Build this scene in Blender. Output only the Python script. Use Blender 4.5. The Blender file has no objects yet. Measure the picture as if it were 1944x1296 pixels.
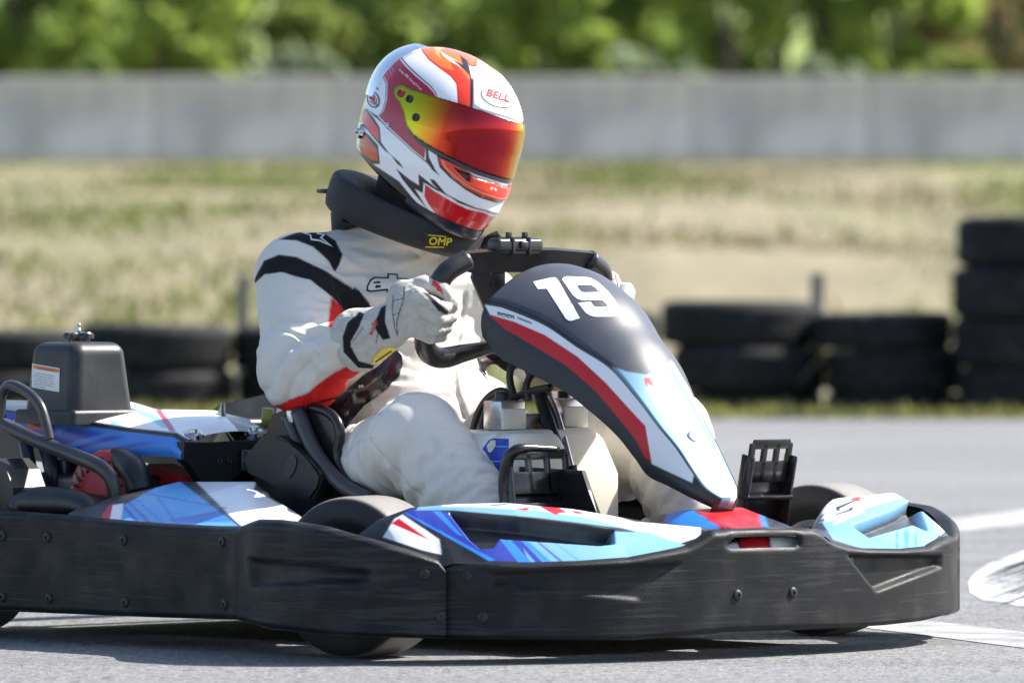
import bpy, bmesh, math, random
import numpy as np
from mathutils import Vector, Matrix, noise as mnoise
from mathutils.bvhtree import BVHTree
from mathutils.geometry import delaunay_2d_cdt

# ------------------------------------------------------------------ camera
FPX = 13900.0                      # focal length in photo pixels (photo 1944 x 1296)
CAM = np.array([0.0, -12.0, 0.63])
PITCH = math.atan(153.0 / FPX)
scn = bpy.context.scene
C = scn.collection
cam_d = bpy.data.cameras.new('camera')
cam = bpy.data.objects.new('camera', cam_d); C.objects.link(cam)
cam.location = CAM
cam.rotation_euler = (math.pi/2 - PITCH, 0, 0)
cam_d.sensor_width = 36.0; cam_d.sensor_fit = 'HORIZONTAL'
cam_d.lens = 36.0 * FPX / 1944.0
cam_d.clip_start = 0.1; cam_d.clip_end = 2000
cam_d.dof.use_dof = True
cam_d.dof.focus_distance = 11.95
cam_d.dof.aperture_fstop = 6.2
scn.camera = cam

# ------------------------------------------------------------------ light
SUN = Vector((1.0, 0.36, 1.05)).normalized()       # towards the sun
w = bpy.data.worlds.new('World'); scn.world = w; w.use_nodes = True
nt = w.node_tree
sky = nt.nodes.new('ShaderNodeTexSky'); sky.sky_type = 'NISHITA'; sky.sun_disc = False
sky.sun_elevation = math.asin(SUN.z); sky.sun_rotation = math.atan2(SUN.x, SUN.y)
sky.dust_density = 1.5; sky.ozone_density = 1.0
bg = nt.nodes['Background']; bg.inputs['Strength'].default_value = 0.115
nt.links.new(sky.outputs[0], bg.inputs[0])
sun_d = bpy.data.lights.new('sun', 'SUN'); sun_d.energy = 5.0; sun_d.angle = math.radians(0.53)
sun_d.color = (1.0, 0.955, 0.88)
sun = bpy.data.objects.new('sun', sun_d); C.objects.link(sun)
sun.rotation_euler = SUN.to_track_quat('Z', 'Y').to_euler()
sun.location = (20, 20, 30)
scn.view_settings.view_transform = 'Standard'; scn.view_settings.look = 'None'
scn.view_settings.gamma = 1.0; scn.view_settings.exposure = 1.12
scn.render.engine = 'CYCLES'

# ------------------------------------------------------------------ projection helpers (kart frame: u forward, v left, z up)
HEAD = math.radians(42.0)
FW = np.array([math.sin(HEAD), -math.cos(HEAD), 0.0]); LF = np.array([math.cos(HEAD), math.sin(HEAD), 0.0])
ORG = np.array([0.147, 0.0, 0.0])                  # centre of the front axle on the ground
CF = np.array([0, math.cos(PITCH), -math.sin(PITCH)]); CU = np.array([0, math.sin(PITCH), math.cos(PITCH)]); CR = np.array([1.0, 0, 0])
M3 = np.stack([FW, LF, np.array([0, 0, 1.0])], 1)   # kart -> world
def to_world(p): return np.asarray(p, float) @ M3.T + ORG
def to_kart(p): return (np.asarray(p, float) - ORG) @ M3
def proj(pk):
    """kart coordinates (n,3) -> photo pixels (n,2)"""
    d = to_world(pk) - CAM
    zc = d @ CF
    return np.stack([972 + FPX * (d @ CR) / zc, 648 - FPX * (d @ CU) / zc], 1)
CAMK = to_kart(CAM)
def ray(px, py):
    d = CF + CR * (px - 972) / FPX - CU * (py - 648) / FPX
    return (d @ M3)
def K(px, py, u=None, v=None, z=None):
    """point of the kart frame seen at a photo pixel, on the plane u=, v= or z="""
    d = ray(px, py)
    if u is not None: t = (u - CAMK[0]) / d[0]
    elif v is not None: t = (v - CAMK[1]) / d[1]
    else: t = (z - CAMK[2]) / d[2]
    return CAMK + d * t

def srgb(h):
    c = [int(h[i:i+2], 16) / 255 for i in (0, 2, 4)]
    return tuple(x / 12.92 if x <= 0.04045 else ((x + 0.055) / 1.055) ** 2.4 for x in c)

# ------------------------------------------------------------------ materials
MATS = {}
def mat(name, col=(0.5, 0.5, 0.5), rough=0.5, metal=0.0, var=0.0, vscale=8.0, bump=0.0, bscale=200.0, attr=None, spec=0.5,
        coat=0.0, sss=0.0, trans=0.0, rvar=0.0, scratch=0.0, dust=0.0, scuff=0.0):
    if name in MATS: return MATS[name]
    m = bpy.data.materials.new(name); m.use_nodes = True; MATS[name] = m
    n = m.node_tree.nodes; l = m.node_tree.links; b = n['Principled BSDF']
    b.inputs['Roughness'].default_value = rough; b.inputs['Metallic'].default_value = metal
    b.inputs['Specular IOR Level'].default_value = spec
    if coat: b.inputs['Coat Weight'].default_value = coat; b.inputs['Coat Roughness'].default_value = 0.06
    if sss:
        b.inputs['Subsurface Weight'].default_value = sss; b.inputs['Subsurface Scale'].default_value = 0.02
        b.inputs['Subsurface Radius'].default_value = (1, 0.8, 0.6)
    if trans: b.inputs['Transmission Weight'].default_value = trans
    tc = n.new('ShaderNodeTexCoord')
    src = None
    if attr:
        a = n.new('ShaderNodeAttribute'); a.attribute_name = attr; src = a.outputs['Color']
    else:
        r = n.new('ShaderNodeRGB'); r.outputs[0].default_value = (*col, 1); src = r.outputs[0]
    def nz(scale, detail=4, stretch=None):
        t = n.new('ShaderNodeTexNoise'); t.inputs['Scale'].default_value = scale; t.inputs['Detail'].default_value = detail
        if stretch:
            mp = n.new('ShaderNodeMapping'); mp.inputs['Scale'].default_value = stretch
            l.new(tc.outputs['Object'], mp.inputs[0]); l.new(mp.outputs[0], t.inputs[0])
        else: l.new(tc.outputs['Object'], t.inputs[0])
        return t.outputs['Fac']
    if var:
        f = nz(vscale); mr = n.new('ShaderNodeMapRange'); mr.inputs[1].default_value = 0.3; mr.inputs[2].default_value = 0.7
        mr.inputs[3].default_value = 1 - var; mr.inputs[4].default_value = 1 + var; l.new(f, mr.inputs[0])
        mx = n.new('ShaderNodeMix'); mx.data_type = 'RGBA'; mx.blend_type = 'MULTIPLY'; mx.inputs[0].default_value = 1
        l.new(src, mx.inputs[6]); l.new(mr.outputs[0], mx.inputs[7]); src = mx.outputs[2]
    if dust:
        f = nz(14, 6); mr = n.new('ShaderNodeMapRange'); mr.inputs[1].default_value = 0.5; mr.inputs[2].default_value = 0.75
        mr.inputs[3].default_value = 0; mr.inputs[4].default_value = dust; l.new(f, mr.inputs[0])
        mx = n.new('ShaderNodeMix'); mx.data_type = 'RGBA'; l.new(mr.outputs[0], mx.inputs[0]); l.new(src, mx.inputs[6])
        mx.inputs[7].default_value = (0.30, 0.28, 0.25, 1); src = mx.outputs[2]
    if scratch:
        f = nz(1.0, 5, (6, 6, 260)); mr = n.new('ShaderNodeMapRange'); mr.inputs[1].default_value = 0.60; mr.inputs[2].default_value = 0.72
        mr.inputs[3].default_value = 0; mr.inputs[4].default_value = scratch; l.new(f, mr.inputs[0])
        mx = n.new('ShaderNodeMix'); mx.data_type = 'RGBA'; l.new(mr.outputs[0], mx.inputs[0]); l.new(src, mx.inputs[6])
        mx.inputs[7].default_value = (0.22, 0.22, 0.22, 1); src = mx.outputs[2]
    if scuff:
        f = nz(1.0, 9, (9, 9, 150)); f2 = nz(4.5, 4)
        ml = n.new('ShaderNodeMath'); ml.operation = 'MULTIPLY'; l.new(f, ml.inputs[0]); l.new(f2, ml.inputs[1])
        mr = n.new('ShaderNodeMapRange'); mr.inputs[1].default_value = 0.31; mr.inputs[2].default_value = 0.39; mr.inputs[3].default_value = 0; mr.inputs[4].default_value = scuff; l.new(ml.outputs[0], mr.inputs[0])
        mx = n.new('ShaderNodeMix'); mx.data_type = 'RGBA'; l.new(mr.outputs[0], mx.inputs[0]); l.new(src, mx.inputs[6]); mx.inputs[7].default_value = (0.13, 0.13, 0.135, 1); src = mx.outputs[2]
    l.new(src, b.inputs['Base Color'])
    if rvar:
        f = nz(18, 5); mr = n.new('ShaderNodeMapRange'); mr.inputs[1].default_value = 0.3; mr.inputs[2].default_value = 0.7
        mr.inputs[3].default_value = max(0.02, rough - rvar); mr.inputs[4].default_value = min(1, rough + rvar)
        l.new(f, mr.inputs[0]); l.new(mr.outputs[0], b.inputs['Roughness'])
    if bump:
        f = nz(bscale, 3); bp = n.new('ShaderNodeBump'); bp.inputs['Strength'].default_value = bump; bp.inputs['Distance'].default_value = 0.002
        l.new(f, bp.inputs['Height']); l.new(bp.outputs[0], b.inputs['Normal'])
    return m

# ------------------------------------------------------------------ object helpers
BASE = np.zeros(3)          # base of the thing being built, in the coordinates its parts are given in
def tag(o, label=None, cat=None, group=None, kind=None):
    if label: o['label'] = label
    if cat: o['category'] = cat
    if group: o['group'] = group
    if kind: o['kind'] = kind
    return o
def empty(name, loc=(0, 0, 0), rz=0.0):
    o = bpy.data.objects.new(name, None); C.objects.link(o); o.location = loc; o.rotation_euler = (0, 0, rz)
    o.empty_display_size = 0.1
    return o
def obj(name, verts, faces, m=None, parent=None, smooth=True, base=True, sharp=None):
    me = bpy.data.meshes.new(name)
    vv = np.asarray(verts, float)
    if parent is not None and base: vv = vv - BASE
    me.from_pydata(vv.tolist(), [], [tuple(int(i) for i in f) for f in faces])
    me.update()
    if smooth:
        me.polygons.foreach_set('use_smooth', [True] * len(me.polygons))
        if sharp is not None:
            try: me.set_sharp_from_angle(angle=math.radians(sharp))
            except Exception: pass
    o = bpy.data.objects.new(name, me); C.objects.link(o)
    if m: me.materials.append(m)
    if parent is not None: o.parent = parent
    return o
def set_paint(o, cols):
    at = o.data.attributes.new('paint', 'FLOAT_COLOR', 'POINT')
    c = np.ones((len(o.data.vertices), 4), np.float32); c[:, :3] = cols
    at.data.foreach_set('color', c.ravel())
def join(parts):
    V = []; F = []; k = 0
    for v, f in parts:
        v = np.asarray(v, float); V.append(v); F += [tuple(i + k for i in q) for q in f]; k += len(v)
    return np.concatenate(V), F
def catmull(P, n):
    """smooth curve through control points, n samples, uniform in chord length"""
    P = np.asarray(P, float)
    ch = np.r_[0, np.cumsum(np.linalg.norm(np.diff(P, axis=0), axis=1))]
    t = np.linspace(0, ch[-1], n)
    m = np.zeros_like(P)
    for i in range(len(P)):
        a = max(i - 1, 0); b = min(i + 1, len(P) - 1); m[i] = (P[b] - P[a]) / max(ch[b] - ch[a], 1e-9)
    k = np.clip(np.searchsorted(ch, t, side='right') - 1, 0, len(P) - 2)
    h = (ch[k + 1] - ch[k]); s = ((t - ch[k]) / h)[:, None]; h = h[:, None]
    return (2*s**3 - 3*s**2 + 1) * P[k] + (s**3 - 2*s**2 + s) * h * m[k] + (-2*s**3 + 3*s**2) * P[k+1] + (s**3 - s**2) * h * m[k+1]
def resample(P, n):
    P = np.asarray(P, float); ch = np.r_[0, np.cumsum(np.linalg.norm(np.diff(P, axis=0), axis=1))]
    t = np.linspace(0, ch[-1], n)
    return np.stack([np.interp(t, ch, P[:, k]) for k in range(P.shape[1])], 1)
def grid_faces(n, m, wrap_m=False, wrap_n=False):
    F = []
    for i in range(n if wrap_n else n - 1):
        for j in range(m if wrap_m else m - 1):
            F.append((i*m + j, i*m + (j+1) % m, ((i+1) % n)*m + (j+1) % m, ((i+1) % n)*m + j))
    return F
def tube(P, r, seg=14, caps=True, n=None):
    P = np.asarray(P, float)
    if n: P = catmull(P, n)
    r = np.broadcast_to(np.asarray(r, float), (len(P),)) if np.ndim(r) == 0 else np.interp(np.linspace(0, 1, len(P)), np.linspace(0, 1, len(r)), r)
    T = np.gradient(P, axis=0); T /= np.linalg.norm(T, axis=1)[:, None] + 1e-12
    a = np.cross(T[0], (0, 0, 1.0))
    if np.linalg.norm(a) < 1e-3: a = np.cross(T[0], (0, 1.0, 0))
    a /= np.linalg.norm(a); V = []
    th = np.linspace(0, 2*math.pi, seg, endpoint=False)
    for i in range(len(P)):
        a = a - T[i] * (a @ T[i]); a /= np.linalg.norm(a); b = np.cross(T[i], a)
        V.append(P[i] + r[i] * (np.cos(th)[:, None] * a + np.sin(th)[:, None] * b))
    V = np.concatenate(V); F = grid_faces(len(P), seg, wrap_m=True)
    if caps: F += [tuple(range(seg))[::-1], tuple((len(P)-1)*seg + i for i in range(seg))]
    return V, F
def lathe(prof, center, axis, seg=40, closed=False):
    """prof: (radius, height along axis)"""
    ax = np.asarray(axis, float); ax /= np.linalg.norm(ax)
    a = np.cross(ax, (0, 0, 1.0))
    if np.linalg.norm(a) < 1e-3: a = np.cross(ax, (1.0, 0, 0))
    a /= np.linalg.norm(a); b = np.cross(ax, a); th = np.linspace(0, 2*math.pi, seg, endpoint=False)
    V = [np.asarray(center, float) + ax*h + r*(np.cos(th)[:, None]*a + np.sin(th)[:, None]*b) for r, h in prof]
    F = grid_faces(len(prof), seg, wrap_m=True, wrap_n=closed)
    if not closed: F += [tuple(range(seg))[::-1], tuple((len(prof)-1)*seg + i for i in range(seg))]
    return np.concatenate(V), F
def box(c, half, R=None, bev=0.0, seg=2):
    bm = bmesh.new(); bmesh.ops.create_cube(bm, size=2.0)
    for v in bm.verts: v.co = Vector((v.co.x*half[0], v.co.y*half[1], v.co.z*half[2]))
    if bev: bmesh.ops.bevel(bm, geom=list(bm.edges), offset=bev, segments=seg, affect='EDGES', profile=0.5)
    bm.verts.index_update()
    V = np.array([v.co[:] for v in bm.verts]); F = [tuple(v.index for v in f.verts) for f in bm.faces]; bm.free()
    if R is not None: V = V @ np.asarray(R, float).T
    return V + np.asarray(c, float), F
def prism(poly, d0, d1):
    """poly: list of 3D points (outline), extruded by vectors d0..d1"""
    P = np.asarray(poly, float); n = len(P)
    V = np.concatenate([P + d0, P + d1])
    F = [tuple(range(n)), tuple(range(2*n-1, n-1, -1))] + [(i, n + i, n + (i+1) % n, (i+1) % n) for i in range(n)]
    return V, F
def sdf_poly(P, poly):
    """signed distance (negative inside) of points P (n,2) to polygon"""
    poly = np.asarray(poly, float); d = np.full(len(P), 1e18); s = np.ones(len(P)); n = len(poly); j = n - 1
    for i in range(n):
        e = poly[j] - poly[i]; wv = P - poly[i]
        t = np.clip((wv @ e) / (e @ e + 1e-12), 0, 1); b = wv - t[:, None]*e
        d = np.minimum(d, (b*b).sum(1))
        c1 = P[:, 1] >= poly[i, 1]; c2 = P[:, 1] < poly[j, 1]; c3 = e[0]*wv[:, 1] > e[1]*wv[:, 0]
        fl = (c1 & c2 & c3) | (~c1 & ~c2 & ~c3); s[fl] *= -1; j = i
    return s * np.sqrt(d)
def sdf_line(P, line):
    line = np.asarray(line, float); d = np.full(len(P), 1e18)
    for a, b in zip(line[:-1], line[1:]):
        e = b - a; wv = P - a; t = np.clip((wv @ e) / (e @ e + 1e-12), 0, 1); q = wv - t[:, None]*e
        d = np.minimum(d, (q*q).sum(1))
    return np.sqrt(d)
def sm(x): x = np.clip(x, 0, 1); return x*x*(3-2*x)
def paint_layers(px, layers, base, aa=1.6):
    """layers: (hex, polygon) fills or (hex, polyline, width) lines, last on top"""
    col = np.tile(np.array(srgb(base) if isinstance(base, str) else base), (len(px), 1))
    for L in layers:
        c = np.array(srgb(L[0]))
        if len(L) == 2: d = sdf_poly(px, L[1])
        else: d = sdf_line(px, L[1]) - L[2]/2
        k = sm(0.5 - d/(2*aa))[:, None]
        col = col*(1-k) + c*k
    return col
def normals(V, F):
    N = np.zeros_like(V)
    F = np.asarray(F)
    fn = np.cross(V[F[:, 2]] - V[F[:, 0]], V[F[:, 3]] - V[F[:, 1]])
    for k in range(4): np.add.at(N, F[:, k], fn)
    return N / (np.linalg.norm(N, axis=1)[:, None] + 1e-12)
def orient_out(V, F, ref):
    """flip quads so that the first normals point away from ref"""
    N = normals(V, F)
    if ((V - ref) * N).sum() < 0: F = [tuple(reversed(f)) for f in F]
    return F

def bvh_of(V, F):
    return BVHTree.FromPolygons([tuple(v) for v in V], [tuple(int(i) for i in f) for f in F])
def project_decal(polys, bvh, off=0.0006, step=4.0, origin=None):
    """fill polygons given in photo pixels (outer + holes by even-odd) and lay them on a real surface"""
    pts = []; edges = []; k = 0; lo = np.min([np.min(p, 0) for p in polys], 0); hi = np.max([np.max(p, 0) for p in polys], 0)
    faces = []
    for p in polys:
        p = np.asarray(p, float); n = len(p)
        dens = []
        for i in range(n):
            a, b = p[i], p[(i+1) % n]; m = max(1, int(np.linalg.norm(b-a) / step))
            for q in range(m): dens.append(a + (b-a)*q/m)
        n = len(dens); pts += dens; edges += [(k+i, k+(i+1) % n) for i in range(n)]; faces.append(list(range(k, k+n))); k += n
    gx = np.arange(lo[0]+step*.37, hi[0], step); gy = np.arange(lo[1]+step*.41, hi[1], step)
    G = np.array([(x, y) for x in gx for y in gy])
    if len(G):
        par = np.zeros(len(G), int); near = np.full(len(G), 1e9)
        for p in polys:
            d = sdf_poly(G, p); par += (d < 0); near = np.minimum(near, np.abs(d))
        G = G[(par % 2 == 1) & (near > step*.4)]
        pts += [tuple(g) for g in G]
    res = delaunay_2d_cdt([Vector(p) for p in pts], edges, [], 0, 1e-5)
    vo, fo = np.array([v[:] for v in res[0]]), res[2]
    cen = np.array([vo[list(f)].mean(0) for f in fo]); par = np.zeros(len(cen), int)
    for p in polys: par += (sdf_poly(cen, p) < 0)
    V = np.zeros((len(vo), 3)); ok = np.zeros(len(vo), bool)
    o = Vector(CAMK)
    for i, (x, y) in enumerate(vo):
        d = Vector(ray(x, y)).normalized(); h = bvh.ray_cast(o, d)
        if h[0] is not None:
            nn = h[1] if h[1].dot(d) < 0 else -h[1]
            V[i] = h[0] + nn*off; ok[i] = True
    F = [tuple(f) for f, q in zip(fo, par) if q % 2 == 1 and ok[list(f)].all()]
    used = sorted({i for f in F for i in f}); mp = {a: b for b, a in enumerate(used)}
    return V[used], [tuple(mp[i] for i in f) for f in F]
def text_polys(txt, x0, y0, size, ang=0.0, sx=1.0, shear=0.0, bold=0.0, ang_v=None):
    """letter outlines as pixel polygons; size = cap height in pixels, ang = baseline slope in degrees (down is +)"""
    cu = bpy.data.curves.new('t', 'FONT'); cu.body = txt; cu.size = 1.0; cu.shear = shear; cu.offset = bold; cu.resolution_u = 3
    ob = bpy.data.objects.new('t', cu); C.objects.link(ob)
    dg = bpy.context.evaluated_depsgraph_get(); me = ob.evaluated_get(dg).to_mesh()
    bm = bmesh.new(); bm.from_mesh(me); 
    loops = []; seen = set()
    for e in bm.edges:
        if len(e.link_faces) != 1 or e in seen: continue
        lp = []; cur = e; vtx = e.verts[0]
        while cur not in seen:
            seen.add(cur); lp.append(vtx.co[:2]); vtx = cur.other_vert(vtx)
            nx = [q for q in vtx.link_edges if q not in seen and len(q.link_faces) == 1]
            if not nx: break
            cur = nx[0]
        if len(lp) > 2: loops.append(np.array(lp))
    bm.free(); bpy.data.objects.remove(ob); bpy.data.curves.remove(cu)
    a = math.radians(ang); av = math.radians(ang if ang_v is None else ang_v); s = size / 0.69; out = []
    for lp in loops:
        x = lp[:, 0]*s*sx; y = lp[:, 1]*s
        out.append(np.stack([x0 + x*math.cos(a) + y*math.sin(av), y0 + x*math.sin(a) - y*math.cos(av)], 1))
    return out

# ------------------------------------------------------------------ implicit surfaces
def surface_nets(Fv, org, h):
    ins = Fv < 0; nx, ny, nz = Fv.shape
    c = np.zeros((nx-1, ny-1, nz-1), np.uint8)
    offs = [(i, j, k) for i in (0, 1) for j in (0, 1) for k in (0, 1)]
    for i, j, k in offs: c += ins[i:nx-1+i, j:ny-1+j, k:nz-1+k]
    act = (c > 0) & (c < 8); I = np.argwhere(act); idx = -np.ones(act.shape, np.int64); idx[act] = np.arange(len(I))
    val = [Fv[I[:, 0]+i, I[:, 1]+j, I[:, 2]+k] for i, j, k in offs]
    acc = np.zeros((len(I), 3)); cnt = np.zeros(len(I))
    for a in range(8):
        for b in range(a+1, 8):
            oa, ob_ = np.array(offs[a]), np.array(offs[b])
            if abs(oa-ob_).sum() != 1: continue
            va, vb = val[a], val[b]; mk = (va < 0) != (vb < 0)
            t = np.where(mk, va/(va-vb+1e-20), 0)
            acc += mk[:, None]*(oa + t[:, None]*(ob_-oa)); cnt += mk
    V = (I + acc/cnt[:, None])*h + org
    Q = []
    for ax in range(3):
        sl0 = [slice(None)]*3; sl1 = [slice(None)]*3; sl0[ax] = slice(0, -1); sl1[ax] = slice(1, None)
        A = ins[tuple(sl0)]; B = ins[tuple(sl1)]; E = np.argwhere(A != B); o1, o2 = (ax+1) % 3, (ax+2) % 3
        E = E[(E[:, o1] > 0) & (E[:, o2] > 0) & (E[:, o1] < Fv.shape[o1]-1) & (E[:, o2] < Fv.shape[o2]-1)]
        def at(d1, d2):
            q = E.copy(); q[:, o1] -= d1; q[:, o2] -= d2; return idx[q[:, 0], q[:, 1], q[:, 2]]
        q = np.stack([at(1, 1), at(0, 1), at(0, 0), at(1, 0)], 1)
        fl = ~A[E[:, 0], E[:, 1], E[:, 2]]; q[fl] = q[fl][:, ::-1]; Q.append(q)
    return V, np.concatenate(Q)
class SDF:
    def __init__(s, lo, hi, h):
        s.lo = np.array(lo, float); s.h = h; s.n = np.ceil((np.array(hi) - s.lo)/h).astype(int) + 1
        s.F = np.full(s.n, 1.0, np.float32)
    def block(s, lo, hi):
        a = np.clip(((np.array(lo) - s.lo)/s.h).astype(int), 0, s.n-1); b = np.clip(((np.array(hi) - s.lo)/s.h).astype(int) + 2, 1, s.n)
        ax = [np.float32(s.lo[k] + s.h*np.arange(a[k], b[k])) for k in range(3)]
        return tuple(slice(a[k], b[k]) for k in range(3)), np.meshgrid(*ax, indexing='ij')
    def put(s, sl, d, k, sub=False):
        f = s.F[sl]
        if sub:
            d = -d; hh = np.clip(0.5 - 0.5*(d - f)/k, 0, 1); s.F[sl] = f*hh + d*(1-hh) + k*hh*(1-hh) if False else np.maximum(f, d); return
        hh = np.clip(0.5 + 0.5*(f - d)/k, 0, 1); s.F[sl] = f*(1-hh) + d*hh - k*hh*(1-hh)
    def cone(s, a, b, ra, rb, k=0.02, flat=None, sub=False):
        a = np.array(a, float); b = np.array(b, float); r = max(ra, rb); pad = r + 3*k + 0.01
        sl, (X, Y, Z) = s.block(np.minimum(a, b) - pad, np.maximum(a, b) + pad)
        e = b - a; L = e @ e + 1e-12
        t = np.clip(((X-a[0])*e[0] + (Y-a[1])*e[1] + (Z-a[2])*e[2])/L, 0, 1)
        dx, dy, dz = X-a[0]-t*e[0], Y-a[1]-t*e[1], Z-a[2]-t*e[2]
        if flat is not None:
            ax, sc = np.array(flat[0], float), flat[1]; ax /= np.linalg.norm(ax)
            q = dx*ax[0] + dy*ax[1] + dz*ax[2]; g = (sc-1)*q
            dx, dy, dz = dx + g*ax[0], dy + g*ax[1], dz + g*ax[2]
        s.put(sl, np.sqrt(dx*dx+dy*dy+dz*dz) - (ra + t*(rb-ra)), k, sub)
    def ell(s, c, rad, R=None, k=0.02, sub=False):
        c = np.array(c, float); rad = np.array(rad, float); pad = rad.max() + 3*k + 0.01
        sl, (X, Y, Z) = s.block(c - pad, c + pad)
        X = X-c[0]; Y = Y-c[1]; Z = Z-c[2]
        if R is not None:
            R = np.asarray(R, float); X, Y, Z = (R[0, 0]*X+R[1, 0]*Y+R[2, 0]*Z, R[0, 1]*X+R[1, 1]*Y+R[2, 1]*Z, R[0, 2]*X+R[1, 2]*Y+R[2, 2]*Z)
        k0 = np.sqrt((X/rad[0])**2+(Y/rad[1])**2+(Z/rad[2])**2); k1 = np.sqrt((X/rad[0]**2)**2+(Y/rad[1]**2)**2+(Z/rad[2]**2)**2) + 1e-9
        s.put(sl, k0*(k0-1)/k1, k, sub)
    def rbox(s, c, half, r, R=None, k=0.01, sub=False):
        c = np.array(c, float); half = np.array(half, float); pad = np.linalg.norm(half) + r + 3*k
        sl, (X, Y, Z) = s.block(c - pad, c + pad)
        X = X-c[0]; Y = Y-c[1]; Z = Z-c[2]
        if R is not None:
            R = np.asarray(R, float); X, Y, Z = (R[0, 0]*X+R[1, 0]*Y+R[2, 0]*Z, R[0, 1]*X+R[1, 1]*Y+R[2, 1]*Z, R[0, 2]*X+R[1, 2]*Y+R[2, 2]*Z)
        qx, qy, qz = np.abs(X)-half[0]+r, np.abs(Y)-half[1]+r, np.abs(Z)-half[2]+r
        d = np.sqrt(np.maximum(qx, 0)**2+np.maximum(qy, 0)**2+np.maximum(qz, 0)**2) + np.minimum(np.maximum(qx, np.maximum(qy, qz)), 0) - r
        s.put(sl, d, k, sub)
    def mesh(s): return surface_nets(s.F, s.lo, s.h)

def wrinkle(V, F, axis, grow, lo=0.007, hi=0.012, iters=480, beta=0.022, seed=1):
    """loose cloth: every edge wants to be longer than the body under it, along the limb most, so the sheet buckles into folds"""
    F = np.asarray(F); N = normals(V, F); rng = np.random.default_rng(seed)
    E = np.concatenate([F[:, [0, 1]], F[:, [1, 2]], F[:, [2, 3]], F[:, [3, 0]], F[:, [0, 2]], F[:, [1, 3]]]); E = np.unique(np.sort(E, 1), axis=0)
    a, b = E[:, 0], E[:, 1]; e = V[b] - V[a]; L = np.linalg.norm(e, axis=1) + 1e-12
    ax = (axis[a] + axis[b])*0.5; ax /= np.linalg.norm(ax, axis=1)[:, None] + 1e-9
    c = np.abs((e*ax).sum(1)/L); rest = L*(1 + 0.5*(grow[a] + grow[b])*c**2)
    n = len(V); deg = np.bincount(a, minlength=n) + np.bincount(b, minlength=n)
    def acc(w): return np.stack([np.bincount(a, w[:, k], n) - np.bincount(b, w[:, k], n) for k in range(3)], 1)
    def avg(D): return np.stack([np.bincount(a, D[b, k], n) + np.bincount(b, D[a, k], n) for k in range(3)], 1)/deg[:, None]
    nz = rng.normal(0, 1, n)
    for _ in range(14): nz = (np.bincount(a, nz[b], n) + np.bincount(b, nz[a], n))/deg
    D = N*(nz/nz.std()*0.0025)[:, None]; room = np.clip(grow/0.03, 0, 1)
    for it in range(iters):
        P = V + D; d = P[b] - P[a]; l = np.linalg.norm(d, axis=1) + 1e-12
        D = D + 1.25*acc(d*((l - rest)/l*0.5)[:, None])/deg[:, None]*2.0
        D = D + beta*(avg(D) - D)
        h = (D*N).sum(1); T = D - N*h[:, None]; h = np.clip(h, -lo*room, hi*room); tl = np.linalg.norm(T, axis=1); T *= np.minimum(1, 0.010/np.maximum(tl, 1e-9))[:, None]*room[:, None]
        D = T*0.995 + N*h[:, None]
    return V + D
def subdivide(o, levels=1):
    md = o.modifiers.new('s', 'SUBSURF'); md.levels = levels; md.render_levels = levels
    dg = bpy.context.evaluated_depsgraph_get(); me = bpy.data.meshes.new_from_object(o.evaluated_get(dg)); o.modifiers.clear()
    old = o.data; o.data = me; bpy.data.meshes.remove(old); return o
def instance_copy(src, children=True):
    c = src.copy(); C.objects.link(c)
    if children:
        for ch in src.children:
            d = ch.copy(); C.objects.link(d); d.parent = c
    return c
RNG = random.Random(7); NR = np.random.default_rng(7)
HY, HP, HR = 6, 16, -11

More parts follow.
